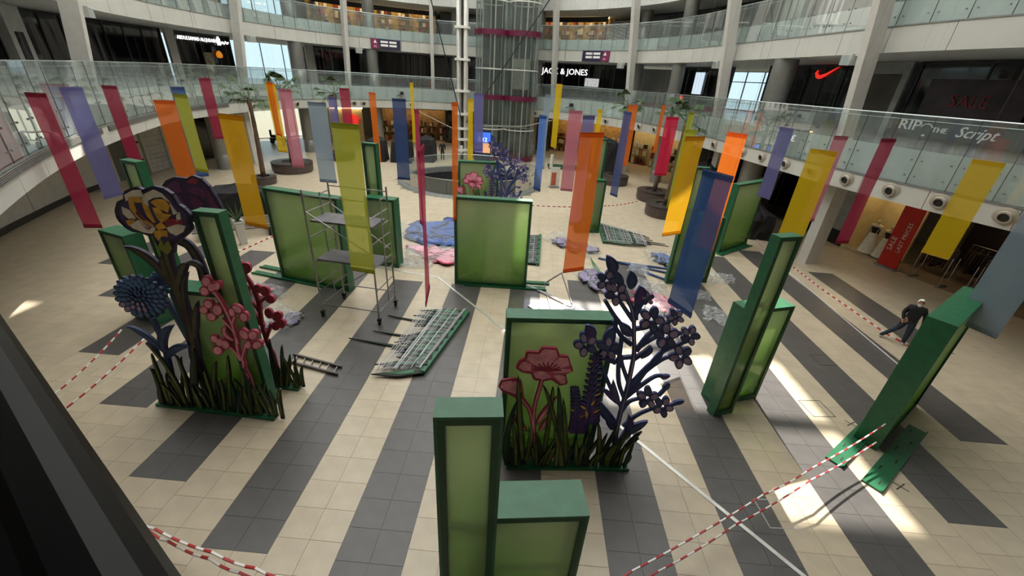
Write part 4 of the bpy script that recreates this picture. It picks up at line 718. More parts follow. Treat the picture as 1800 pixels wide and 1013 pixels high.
def pair(tall_fl, short_fl, yaw, lt, ls, tw=0.61, sw_=1.45):
    if tall_fl: green_box('tall_light_box', lt, 'display box', tall_fl, yaw, tw, 0.25, 5.0, bars=(0.32, 0.66))
    if short_fl: green_box('short_light_box', ls, 'display box', short_fl, yaw, sw_, 0.5, 3.0, bars=(0.5,))
pair((-0.68, 2.55), (-0.42, 2.97), R(7.2), 'tall narrow green box with olive panes nearest the camera', 'short wide green box with scuffed top tucked behind the nearest tall box')
pair((5.27, 8.29), (5.42, 8.69), R(19), 'tall narrow green box standing on the sunlit stripes beside the blue flower stem', 'short green box with glowing pane behind the tall box on the sunlit stripes')
pair((6.25, 16.32), (6.62, 16.62), R(4), 'tall narrow green box behind the large blue banner', 'short green box half hidden by the large blue banner', sw_=1.55)
pair((3.43, 23.32), (2.75, 22.25), R(10), 'tall narrow green box behind the big orange banner', 'short green box behind the big orange banner', sw_=1.4)
pair((-6.87, 16.75), (-6.72, 16.02), R(-8), 'tall narrow green box behind the lime banner and scaffold', 'short green box behind the right legs of the scaffold', sw_=1.3)
pair((-11.48, 11.07), (-12.54, 10.66), R(-18), 'tall narrow green box at far left beneath the lavender banner', 'short wide green box at far left under the crimson banner end', tw=0.7, sw_=1.13)
pair((-6.49, 7.29), (-7.9, 7.62), R(-2), 'tall narrow green box rising out of the iris and pink flower group', 'short green box behind the dahlia and iris stems', tw=0.55, sw_=1.3)
def big(fl, yaw, w_, label, feet=None, d_=0.36): return green_box('large_light_panel', label, 'display panel', fl, yaw, w_, d_, 3.62, sheet=0.05, lip=0.05, feet=feet, bars=())
big((-2.78, 14.75), R(1.5), 2.92, 'large green sheer panel in the middle behind the bright floor joint', [(0.4, 3.75, 0.05, 0.35), (0.6, 3.9, 0.55, 0.3)])
big((-9.62, 14.12), R(-13), 3.1, 'large green sheer panel behind the scaffold with feet showing at its left', [(-1.35, 2.0, 0.0, 0.3), (-1.5, 1.2, 0.55, 0.3)])
big((-0.25, 6.53), R(5.8), 2.15, 'green sheer panel behind the pink peony and blue flowers in front')
big((-3.87, 21.84), R(5.8), 2.15, 'green sheer panel behind the distant pink and blue flowers')
big((10.2, 20.6), R(38), 2.85, 'large dark green sheer panel under the lavender banner at the right', [(-0.2, 2.9, -0.15, 0.35)])
big((8.95, 7.55), R(37), 3.05, 'dark green panel seen edge on at the right below the grey blue banner', [(-1.35, 1.9, 0.42, 0.36), (-1.35, 1.9, -0.32, 0.38)], d_=0.5)

# ---------------------------------------------------------------- painted flower cutouts
m_out = mat('outline_purple', (40, 32, 58), 0.6); m_outg = mat('outline_dark_green', (14, 30, 18), 0.6); m_outb = mat('outline_navy', (38, 50, 104), 0.6); m_outp = mat('outline_rose', (158, 46, 74), 0.6); m_outbl = mat('outline_slate_blue', (34, 52, 86), 0.6)
FC = {'white': mat('petal_cream', (222, 212, 196), 0.6, var=0.15, scale=6), 'yellow': mat('petal_yellow', (214, 160, 58), 0.6, var=0.25, scale=6), 'rose': mat('petal_rose', (160, 52, 70), 0.6, var=0.25, scale=6), 'plum': mat('petal_plum', (96, 52, 96), 0.6, var=0.3, scale=5), 'olive': mat('petal_olive', (120, 124, 44), 0.6, var=0.2, scale=6)}
m_pink = mat('petal_pink', (228, 146, 164), 0.6, var=0.22, scale=6); m_pinkd = mat('petal_deep_rose', (150, 44, 66), 0.6, var=0.2, scale=6)
m_navyf = mat('petal_slate', (64, 70, 110), 0.6, var=0.25, scale=8); m_mauve = mat('petal_mauve', (150, 130, 164), 0.6, var=0.3, scale=6); m_blue = mat('petal_blue', (70, 104, 150), 0.6, var=0.25, scale=6)
m_purp = mat('petal_purple', (84, 56, 120), 0.6, var=0.3, scale=8); m_stemg = mat('stem_green', (58, 72, 34), 0.6, var=0.3, scale=5); m_bladein = mat('blade_olive', (88, 98, 38), 0.6, var=0.45, scale=3); m_bladeg = mat('blade_green', (26, 58, 30), 0.6, var=0.4, scale=3); m_iriss = mat('leaf_brown_olive', (78, 72, 50), 0.6, var=0.3, scale=4); m_bluel = mat('leaf_steel_blue', (52, 74, 120), 0.6, var=0.3, scale=4)
PLN = {k: (Vector((v[0][0], v[0][1], 0)), Vector((v[1][0], v[1][1], 0))) for k, v in FD_planes.items()}
_sh_y = {'LP': 0.025, 'FP': 0.07, 'FL': 0.03}
for _k, _d in _sh_y.items(): PLN[_k] = (PLN[_k][0]+Vector((0, _d, 0)), PLN[_k][1])
def w3(pl, s_, z, t): P0, d = PLN[pl]; return (P0.x+d.x*s_-d.y*t, P0.y+d.y*s_+d.x*t, z)
def plate(mb, pl, pts, t0, t1, mi=0):
    mb.prism([w3(pl, s_, z, t0) for s_, z in pts], [w3(pl, s_, z, t1) for s_, z in pts], mi)
def ell_pts(e, k=1.0, n=14): return [(e[0]+k*(e[2]*math.cos(2*math.pi*i/n)+e[4]*math.sin(2*math.pi*i/n)), e[1]+k*(e[3]*math.cos(2*math.pi*i/n)+e[5]*math.sin(2*math.pi*i/n))) for i in range(n)]
def leaf_pts(l, k=1.0, n=8, blade=False, t0=0.0, t1=1.0):
    b, m_, t = l[0:2], l[2:4], l[4:6]; c = (2*m_[0]-(b[0]+t[0])/2, 2*m_[1]-(b[1]+t[1])/2); L, R_ = [], []
    for i in range(n+1):
        f = t0+(t1-t0)*i/n; p = [(1-f)**2*b[j]+2*f*(1-f)*c[j]+f*f*t[j] for j in (0, 1)]; d = [2*(1-f)*(c[j]-b[j])+2*f*(t[j]-c[j]) for j in (0, 1)]; ln = math.hypot(*d) or 1
        prof = ((1-f)**0.75)*(0.6+1.1*f)*1.05 if blade else math.sin(math.pi*min(1, 0.06+0.94*f))**0.75
        hw = l[6]/2*k*max(prof, 0.02); nx, nz = -d[1]/ln*hw, d[0]/ln*hw
        L.append((p[0]+nx, p[1]+nz)); R_.append((p[0]-nx, p[1]-nz))
    return L+R_[::-1]
def leaf_part(name, pl, l, mo, mi_, parent, th=0.03, blade=False, t=0.0):
    mb = MB(); plate(mb, pl, leaf_pts(l, 1.0, blade=blade), t-th, t+th, 0); plate(mb, pl, leaf_pts(l, 0.5, blade=blade, t0=0.06, t1=0.9), t-th-0.008, t+th+0.008, 1); return mb.build(name, [mo, mi_], parent)
def stroke(mb, pl, pts, wd, th=0.028, mi=0, t=0.0, taper=None):
    L, R_ = [], []; n = len(pts)
    for i, p in enumerate(pts):
        a, b = pts[max(i-1, 0)], pts[min(i+1, n-1)]; dx, dz = b[0]-a[0], b[1]-a[1]; l = math.hypot(dx, dz) or 1; hw = wd/2*(1 if taper is None else 1+(taper-1)*i/(n-1)); L.append((p[0]-dz/l*hw, p[1]+dx/l*hw)); R_.append((p[0]+dz/l*hw, p[1]-dx/l*hw))
    plate(mb, pl, L+R_[::-1], t-th, t+th, mi)
def smooth_pts(pts, n=4):
    out = []
    for i in range(len(pts)-1):
        p0, p1, p2, p3 = pts[max(i-1, 0)], pts[i], pts[i+1], pts[min(i+2, len(pts)-1)]
        for k in range(n):
            t = k/n; out.append(tuple(0.5*(2*p1[j]+(p2[j]-p0[j])*t+(2*p0[j]-5*p1[j]+4*p2[j]-p3[j])*t*t+(3*p1[j]-p0[j]-3*p2[j]+p3[j])*t**3) for j in (0, 1)))
    out.append(tuple(pts[-1])); return out
def to_floor(pts): p = pts[-1]; return list(pts)+([(p[0], 0.02)] if p[1] > 0.06 else [])
def outline_strip(mb, pl, pts, wd, th, mi=0, t=0.0):
    pp = list(pts)+[pts[0]]
    for i in range(len(pp)-1): stroke(mb, pl, [pp[i], pp[i+1]], wd, th, mi, t)
def base3(pl, s_): P0, d = PLN[pl]; return (P0.x+d.x*s_, P0.y+d.y*s_, 0)
def dist_shrink(pts, k):
    cx = sum(p[0] for p in pts)/len(pts); cz = sum(p[1] for p in pts)/len(pts); return [(cx+(p[0]-cx)*k, cz+(p[1]-cz)*k) for p in pts]
def iris(name, label, pl, outline, petals, stem, leaves, mo, fillc):
    t = thing(name, label, 'flower cutout'); hd = MB(); plate(hd, pl, outline, -0.03, 0.03); h_ = hd.build('head', fillc, t)
    mb = MB(); outline_strip(mb, pl, outline, 0.07, 0.036); mb.build('rim', mo, h_)
    for c, p in petals: mb = MB(); plate(mb, pl, dist_shrink(p, 1.16), -0.045, 0.045); mb.build('petal', FC[c], h_)
    mb = MB(); s_ = to_floor(smooth_pts(stem)); stroke(mb, pl, s_, 0.24, 0.03, 0, 0, 1.2); stroke(mb, pl, s_, 0.09, 0.042, 1); mb.build('stem', [mo, m_iriss], t)
    for l in leaves: leaf_part('leaf', pl, l, mo, m_iriss, t, 0.034)
    return anchor(t, base3(pl, stem[-1][0]))
iris('iris_cutout', 'tall painted iris cutout with cream and yellow petals outlined in purple', 'LI', FD_iris_outline, FD_iris_petals, FD_iris_stem, FD_iris_leaves, m_out, mat('iris_head_purple', (66, 54, 92), 0.6, var=0.2, scale=5))
iris('iris_cutout', 'dark violet iris cutout rising behind the cream and yellow iris', 'LI2', FD_iris2_outline, FD_iris2_petals, FD_iris2_stem, [], m_out, mat('iris_head_violet', (62, 46, 92), 0.6, var=0.25, scale=5))
def dahlia(name, label, pl, e, stem, leaves):
    t = thing(name, label, 'flower cutout'); mb = MB(); plate(mb, pl, ell_pts(e, 0.93, 24), -0.02, 0.02); h_ = mb.build('head', m_outbl, t)
    rnd = random.Random(5); k = 0
    for ring, (rr, np_, sz) in enumerate(((0.86, 20, 0.19), (0.66, 17, 0.165), (0.46, 14, 0.12), (0.28, 10, 0.085), (0.1, 5, 0.07))):
        for i in range(np_):
            a = 2*math.pi*(i+0.5*(ring % 2))/np_; cx = e[0]+rr*(e[2]*math.cos(a)+e[4]*math.sin(a)); cz = e[1]+rr*(e[3]*math.cos(a)+e[5]*math.sin(a))+ring*0.03
            dx, dz = cx-e[0], cz-e[1]; l = math.hypot(dx, dz) or 1; dx, dz = dx/l, dz/l; R0 = math.hypot(e[2], e[3]); pe = (cx, cz, dx*sz*R0*1.25, dz*sz*R0*1.25, -dz*sz*R0*0.75, dx*sz*R0*0.75)
            mb = MB(); tt = 0.006*ring; plate(mb, pl, ell_pts(pe, 1.0, 8), -0.03-tt, 0.03+tt, 0); plate(mb, pl, ell_pts(pe, 0.66, 8), -0.036-tt, 0.036+tt, 1); mb.build('petal', [m_outbl, (m_mauve if (cz < e[1]-0.1 and ring < 3 and rnd.random() < 0.5) else m_blue)], h_)
    mb = MB(); s_ = to_floor(smooth_pts(stem)) if stem else [(e[0], e[1]-0.3), (e[0]+0.25, 1.0), (e[0]+0.3, 0.02)]
    stroke(mb, pl, s_, 0.13, 0.025, 0); stroke(mb, pl, s_, 0.05, 0.033, 1); mb.build('stem', [m_outbl, m_bluel], t)
    for l in leaves: leaf_part('leaf', pl, l, m_outbl, m_bluel, t, 0.03)
    return anchor(t, base3(pl, s_[-1][0]))
dahlia('dahlia_cutout', 'large slate blue dahlia cutout with layered petals leaning left', 'LD', FD_dahlia, FD_dahlia_stem, FD_dahlia_leaves)
dahlia('dahlia_cutout', 'dark blue dahlia cutout partly hidden behind the iris stem', 'LB', FD_dahlia2, None, [])
def spray(name, label, pl, blossoms, stems, leaves, fill):
    t = thing(name, label, 'flower cutout'); mb = MB()
    for i, s_ in enumerate(stems): p = smooth_pts(s_); p = to_floor(p) if i == 0 else p; stroke(mb, pl, p, 0.10 if i == 0 else 0.075, 0.024+0.002*i, 0); stroke(mb, pl, p, 0.035, 0.034+0.001*i, 1)
    mb.build('stem', [m_outp, fill], t)
    for b in blossoms:
        bo = None
        for j, e in enumerate(b):
            mb = MB(); tt = 0.003*j; plate(mb, pl, ell_pts(e, 1.0), -0.03-tt, 0.03+tt, 0); plate(mb, pl, ell_pts(e, 0.74), -0.036-tt, 0.036+tt, 1)
            o = mb.build('petal' if bo else 'blossom', [m_outp, fill], bo or t); bo = bo or o
    for l in leaves: leaf_part('leaf', pl, l, m_outp, fill, t, 0.03)
    return anchor(t, base3(pl, stems[0][-1][0]))
spray('orchid_cutout', 'pink blossom spray cutout in front of the tall green box', 'LP', FD_spray1_blossoms, FD_spray1_stem, FD_spray1_leaves, m_pink)
spray('orchid_cutout', 'deep red blossom spray cutout right of the tall green box', 'LB', FD_spray2_blossoms, FD_spray2_stem, FD_spray2_leaves, m_pinkd)
def grass(name, label, pl, blades, s0, s1, depth, extra=0, seed=1):
    t = thing(name, label, 'grass cutout'); P0, d = PLN[pl]; mb = MB()
    a = w3(pl, s0, 0, -depth/2); 
    mb.prism([w3(pl, s0, 0.0, -depth/2), w3(pl, s1, 0.0, -depth/2), w3(pl, s1, 0.0, depth/2), w3(pl, s0, 0.0, depth/2)], [w3(pl, s0, 0.07, -depth/2), w3(pl, s1, 0.07, -depth/2), w3(pl, s1, 0.07, depth/2), w3(pl, s0, 0.07, depth/2)]); mb.build('tray', m_green, t)
    rnd = random.Random(seed); bl = list(blades)
    for i in range(extra):
        x = s0+(s1-s0)*rnd.random(); h_ = rnd.uniform(0.5, 1.15); dx = rnd.uniform(-0.3, 0.3); bl.append((x, 0.05, x+dx*0.3, h_*0.5, x+dx, h_, rnd.uniform(0.1, 0.16)))
    for i, l in enumerate(bl):
        l = list(l); l[1] = min(l[1], 0.06); l[6] = l[6]*0.9
        tt = -depth/2+0.04+(depth-0.08)*((i*0.618) % 1.0); leaf_part('blade', pl, l, m_outg, (m_bladein if i % 3 else m_bladeg), t, 0.02, True, tt)
    return anchor(t, base3(pl, (s0+s1)/2))
grass('grass_cutout', 'dark green grass blade cutouts on a long tray under the iris and dahlia', 'LG', FD_grassL, 0.05, 3.08, 0.2, 26)
grass('grass_cutout', 'short tray of dark grass blades beside the grey ladder', 'LB', FD_grassL2, 0.15, 0.95, 0.3, 6, 2)
def peony():
    t = thing('peony_cutout', 'pink peony cutout with a side bud before the green panel', 'flower cutout'); pl = 'FP'; mb = MB(); plate(mb, pl, FD_peony_outline, -0.02, 0.02); h_ = mb.build('head', mat('peony_deep_pink', (196, 82, 112), 0.6, var=0.2, scale=6), t)
    mb = MB(); outline_strip(mb, pl, FD_peony_outline, 0.045, 0.026); mb.build('rim', m_outp, h_)
    for p in FD_peony_petals: mb = MB(); plate(mb, pl, dist_shrink(p, 1.1), -0.03, 0.03); mb.build('petal', m_pink, h_)
    mb = MB(); c = (sum(p[0] for p in FD_peony_outline)/19+0.03, sum(p[1] for p in FD_peony_outline)/19-0.1)
    for k in range(9): a = math.pi*(0.05+0.9*k/8); stroke(mb, pl, [c, (c[0]+0.28*math.cos(a), c[1]+0.22*math.sin(a))], 0.03, 0.036)
    mb.build('stamens', m_outp, h_)
    mb = MB(); plate(mb, pl, FD_peony_bud, -0.02, 0.02); b_ = mb.build('bud', m_outp, t)
    for p in FD_peony_budpetals: mb = MB(); plate(mb, pl, p, -0.03, 0.03); mb.build('petal', m_pink, b_)
    mb = MB()
    for i, s_ in enumerate(FD_peony_stems): p = smooth_pts(s_); p = to_floor(p) if i == 0 else p; stroke(mb, pl, p, 0.09, 0.022+0.002*i, 0); stroke(mb, pl, p, 0.03, 0.03, 1)
    mb.build('stem', [m_outp, m_pink], t)
    for l in FD_peony_leaves: leaf_part('leaf', pl, l, m_outp, m_pink, t, 0.024)
    return anchor(t, base3(pl, FD_peony_stems[0][-1][0]))
def lavender(idx, label):
    pl = 'FL'; ax = smooth_pts(FD_lav[idx], 9); wd = (0.26, 0.33)[idx]; t = thing('lavender_cutout', label, 'flower cutout'); mb = MB(); b = ax[0]; stroke(mb, pl, [(b[0], 0.03), b]+ax[1:], 0.06, 0.02); mb.build('stem', m_outb, t)
    rnd = random.Random(idx); n = len(ax)
    for i, p in enumerate(ax[3 if idx else 1:]):
        f = i/(n-3)
        for s_ in (-1, -0.35, 0.35, 1):
            a = math.pi/2-s_*0.9; ln = wd*0.62*(1-0.55*f); x, z = p[0]+s_*wd*0.28*(1-0.5*f), p[1]
            mb = MB(); l = (x, z, x+0.5*ln*math.cos(a), z+0.5*ln*math.sin(a), x+ln*math.cos(a), z+ln*math.sin(a), ln*0.55); plate(mb, pl, leaf_pts(l, 1, 5), -0.022-0.002*(i % 3), 0.022+0.002*(i % 3), 0); plate(mb, pl, leaf_pts(l, 0.55, 5), -0.03, 0.03, 1); mb.build('floret', [m_outb, FC['yellow'] if rnd.random() < 0.06 else m_purp], t)
    return anchor(t, base3(pl, b[0]))
def delphinium():
    pl = 'FD'; t = thing('delphinium_cutout', 'tall branching navy blue flower cutout with five petalled blossoms in sunlight', 'flower cutout'); mb = MB(); s_ = smooth_pts(FD_del_main); stroke(mb, pl, [(s_[0][0], 0.03)]+s_, 0.11, 0.026, 0, 0, 0.5); stroke(mb, pl, s_, 0.035, 0.033, 1, 0, 0.5); mb.build('stem', [m_outb, m_mauve], t)
    for k, b in enumerate(FD_del_br): mb = MB(); p = smooth_pts(b); stroke(mb, pl, p, 0.09, 0.024+0.0004*k, 0, 0, 0.75); stroke(mb, pl, p, 0.02, 0.032, 1); mb.build('branch', [m_outb, m_bluel], t)
    for k, l in enumerate(FD_del_leaves): leaf_part('leaf', pl, l, m_outb, (m_navyf, m_bluel, m_purp)[k % 3], t, 0.029)
    for k, e in enumerate(FD_del_bl):
        bo = None
        for i in range(5):
            a = 2*math.pi*(i/5+0.07*k); c, s2 = math.cos(a), math.sin(a); A = (e[2]*c+e[4]*s2, e[3]*c+e[5]*s2); B = (-e[2]*s2+e[4]*c, -e[3]*s2+e[5]*c)
            pe = (e[0]+0.6*A[0], e[1]+0.6*A[1], A[0]*0.46, A[1]*0.46, B[0]*0.34, B[1]*0.34); mb = MB(); tt = 0.001*i; plate(mb, pl, ell_pts(pe, 1, 10), -0.031-tt, 0.031+tt, 0); plate(mb, pl, ell_pts(pe, 0.7, 10), -0.038-tt, 0.038+tt, 1)
            o = mb.build('petal' if bo else 'blossom', [m_outb, m_mauve if (i+k) % 3 else m_navyf], bo or t); bo = bo or o
    return anchor(t, base3(pl, FD_del_main[0][0]))
fg = [peony(), lavender(0, 'shorter purple lavender spike cutout nearer the pink peony'), lavender(1, 'taller purple lavender spike cutout beside the navy flower'), delphinium(), grass('grass_cutout', 'dark grass blade cutouts on the tray below the pink peony', 'FG', FD_grassF, 0.0, 2.72, 0.2, 20, 3)]
bl = ['distant pink peony cutout behind the middle green panel', 'distant short purple lavender cutout before the far green panel', 'distant tall purple lavender cutout before the far green panel', 'distant blue branching flower cutout above the middle green panel', 'distant tray of grass blades behind the middle green panel']
for o, lab in zip(fg, bl):
    c = copy_tree(o); c.location = Vector(o.location)+Vector((-3.6, 15.25, 0)); c['label'] = lab
# ---------------------------------------------------------------- hanging fabric banners
BC = {'crimson': (160, 50, 76), 'lavender': (118, 116, 168), 'orange': (226, 116, 40), 'lime': (172, 176, 62), 'blue': (66, 96, 152), 'amber': (212, 160, 34), 'yellow': (226, 192, 40), 'pink': (196, 122, 138), 'greyblue': (146, 162, 176), 'navy': (58, 78, 122), 'rose': (188, 68, 102), 'bluegrey': (88, 100, 148), 'red': (216, 44, 80)}
BL = ['long crimson banner ending at the short green box, leftmost of all banners', 'lavender banner second from the left, over the panelled wall', 'crimson banner just right of the leftmost lavender banner', 'short orange banner above the dark violet iris', 'lime banner just right of the short orange banner', 'blue banner peeking out behind the left lime banner', 'crimson banner hanging over the left balcony near the leaning palm', 'wide amber banner left of the scaffold panel', 'thin yellow banner beside the pink one by the left planter', 'orange edge of a banner behind the thin yellow one at left', 'dusty pink banner hanging over the left round planter', 'grey blue banner above the top of the scaffold', 'small lavender banner behind the top of the big lime banner', 'small crimson banner behind the top of the big lime banner', 'big lime banner hanging in front of the scaffold', 'narrow orange banner beside the white figure three', 'wide navy banner before the warm lit clothing shop', 'very thin yellow banner next to the navy banner', 'thin rose banner seen edge on behind the nearer rose one', 'rose banner seen edge on with its slanted foot above the wrapped grass', 'thin orange banner seen edge on at the left of the middle panel', 'thin yellow banner between the white mast and the screen', 'lavender banner covering half of the glowing screen', 'blue banner right of the lift and blue flowers', 'pale grey blue thin banner behind the blue one by the lift', 'bright yellow banner lit by sun right of the lift', 'dusty pink banner left of the big orange banner', 'lavender banner half hidden behind the big orange banner', 'big orange banner hanging in the centre of the hall', 'small yellow banner above the big orange banner', 'narrow slate blue banner right of the big orange banner', 'orange banner behind the narrow slate blue banner', 'thin orange banner by the right palms', 'bright red banner before the right palms', 'narrow lime banner above the wide amber one at right', 'lime banner edge behind the wide amber one at right', 'wide amber banner hanging before the right palm planters', 'orange banner above the large blue banner', 'large blue banner with slanted foot in front of the right green boxes', 'lavender banner beside the right balcony nozzles', 'wide yellow banner ending at the tall green box top', 'dusty pink banner behind the wide yellow one at right', 'narrow crimson banner before the mannequin display', 'wide yellow banner, rightmost of the yellow ones, by the sale banner', 'large pale grey blue banner at the right edge above the dark panel']
m_rod = mat('banner_rod', (120, 112, 100), 0.5)
for i, (c, x0, y0, x1, y1, zt, zb) in enumerate(BANNERS):
    cx, cy = (x0+x1)/2, (y0+y1)/2; wd = math.hypot(x1-x0, y1-y0); rz = math.atan2(y1-y0, x1-x0)
    t = thing('hanging_banner', BL[i], 'banner', (cx, cy, zb), rz, 'coloured banners hung over the hall'); H = zt-zb
    fm = fabric('fabric_'+c, BC[c]); rnd = random.Random(i); ph = rnd.uniform(0, 6)
    mb = MB(); nx, nz_ = 6, 14
    for k in range(nz_+1):
        for j in range(nx+1):
            z = 0.10+(H-0.22)*k/nz_; x = -wd/2+wd*j/nx; mb.v.append((x, 0.015*math.sin(ph+z*1.7+x*3)*math.sin(math.pi*k/nz_), z))
    for k in range(nz_):
        for j in range(nx): a = k*(nx+1)+j; mb.f.append((a, a+1, a+nx+2, a+nx+1)); mb.m.append(0)
    mb.build('cloth', fm, t, True)
    for z, nm in ((H-0.06, 'top_hem'), (0.05, 'bottom_hem')): mb = MB(); mb.box((0, 0, z), (wd, 0.02, 0.12)); mb.build(nm, fm, t)
    for z in (H-0.02, 0.02): mb = MB(); mb.tube([(-wd/2, 0, z), (wd/2, 0, z)], 0.012, 5); mb.build('rod', m_rod, t)
    mb = MB()
    for sx in (-wd/2+0.03, wd/2-0.03): mb.tube([(sx, 0, H), (sx, 0, RZ-zb)], 0.0018, 3, cap=False)
    mb.build('hanging_wires', m_rod, t)
# ---------------------------------------------------------------- scaffold tower
m_alu = mat('aluminium_tube', (150, 150, 148), 0.35, metal=0.7, var=0.08)
SC = [(-6.73, 11.6), (-4.69, 11.36), (-4.55, 12.65), (-6.55, 12.9)]
t = thing('scaffold_tower', 'aluminium scaffold tower on castors with two grey platforms behind the lime banner', 'scaffold')
def L3(a, b, f): return tuple(a[i]+(b[i]-a[i])*f for i in range(len(a)))
for i, (x, y) in enumerate(SC):
    mb = MB(); mb.tube([(x, y, 0.22), (x, y, 4.35)], 0.03, 8); mb.build('standard', m_alu, t)
    mb = MB(); mb.tube([(x-0.03, y, 0.09), (x+0.03, y, 0.09)], 0.09, 12); mb.box((x, y, 0.19), (0.12, 0.12, 0.08)); mb.build('castor', m_blackmatt, t)
for a, b in ((0, 3), (1, 2)):
    A, B = SC[a], SC[b]; mid_ = L3(A, B, 0.62)
    mb = MB(); mb.tube([(mid_[0], mid_[1], 0.5), (mid_[0], mid_[1], 4.1)], 0.025, 6); mb.build('inner_standard', m_alu, t)
    for k in range(10): z = 0.45+k*0.4; mb = MB(); mb.tube([(A[0], A[1], z), (B[0], B[1], z)] if k % 2 == 0 else [(mid_[0], mid_[1], z), (B[0], B[1], z)], 0.021, 6); mb.build('rung', m_alu, t)
for (a, za, b, zb) in ((0, 0.5, 1, 0.5), (3, 0.6, 2, 0.6), (0, 4.2, 1, 4.2), (3, 4.2, 2, 4.2), (0, 1.0, 1, 2.4), (3, 0.5, 2, 1.9), (1, 2.5, 0, 3.7), (2, 2.2, 3, 3.6)):
    mb = MB(); mb.tube([(*SC[a], za), (*SC[b], zb)], 0.02, 6); mb.build('brace', m_alu, t)
mp_ = mat('grey_platform', (96, 94, 96), 0.7, var=0.25, scale=4)
for z in (2.02, 3.32):
    q_ = [L3(SC[0], SC[3], 0.12), L3(SC[1], SC[2], 0.12), L3(SC[1], SC[2], 0.8), L3(SC[0], SC[3], 0.8)]; mb = MB(); mb.prism([(x, y, z) for x, y in q_], [(x, y, z+0.06) for x, y in q_]); mb.build('platform', mp_, t)
anchor(t, (-5.6, 12.1, 0))
# ---------------------------------------------------------------- grey ladder lying on the floor
t = thing('ladder', 'grey metal ladder lying on the floor beside the grass tray', 'ladder'); A0, A1, B0, B1 = (-6.45, 9.02), (-4.93, 8.66), (-6.55, 9.36), (-4.95, 8.98)
for a, b in ((A0, A1), (B0, B1)): mb = MB(); l = math.hypot(b[0]-a[0], b[1]-a[1]); mb.box(((a[0]+b[0])/2, (a[1]+b[1])/2, 0.05), (l, 0.05, 0.09), math.atan2(b[1]-a[1], b[0]-a[0])); mb.build('stile', mat('ladder_grey', (96, 92, 90), 0.4, metal=0.5), t)
for k in range(6): f = (k+0.5)/6; a, b = L3(A0, A1, f), L3(B0, B1, f); mb = MB(); mb.tube([(*a, 0.05), (*b, 0.05)], 0.02, 6); mb.build('rung', m_alu, t)
anchor(t, (-5.7, 9.0, 0))
# ---------------------------------------------------------------- wrapped pieces lying on the floor
m_film = film('plastic_film', 0.05); m_filmw = film('milky_plastic_film', 0.18)
def film_sheet(name, corners, z, parent, mm, n=14, amp=0.05, seed=0, rag=0.12):
    rnd = random.Random(seed); mb = MB(); hs = {}
    for i in range(n+1):
        for j in range(n+1):
            f, g = i/n, j/n; edge = min(f, g, 1-f, 1-g); f2 = f+rnd.uniform(-1, 1)*rag*(0.25 if edge > 0 else 0.6)/n*3; g2 = g+rnd.uniform(-1, 1)*rag*(0.25 if edge > 0 else 0.6)/n*3
            x = (1-g2)*((1-f2)*corners[0][0]+f2*corners[1][0])+g2*((1-f2)*corners[3][0]+f2*corners[2][0]); y = (1-g2)*((1-f2)*corners[0][1]+f2*corners[1][1])+g2*((1-f2)*corners[3][1]+f2*corners[2][1])
            mb.v.append((x, y, max(0.004, (z if edge > 0.01 else z*0.35)+rnd.uniform(-amp, amp))))
    for i in range(n):
        for j in range(n): a = i*(n+1)+j; mb.f.append((a, a+1, a+n+2)); mb.f.append((a, a+n+2, a+n+1)); mb.m += [0, 0]
    return mb.build(name, mm, parent)
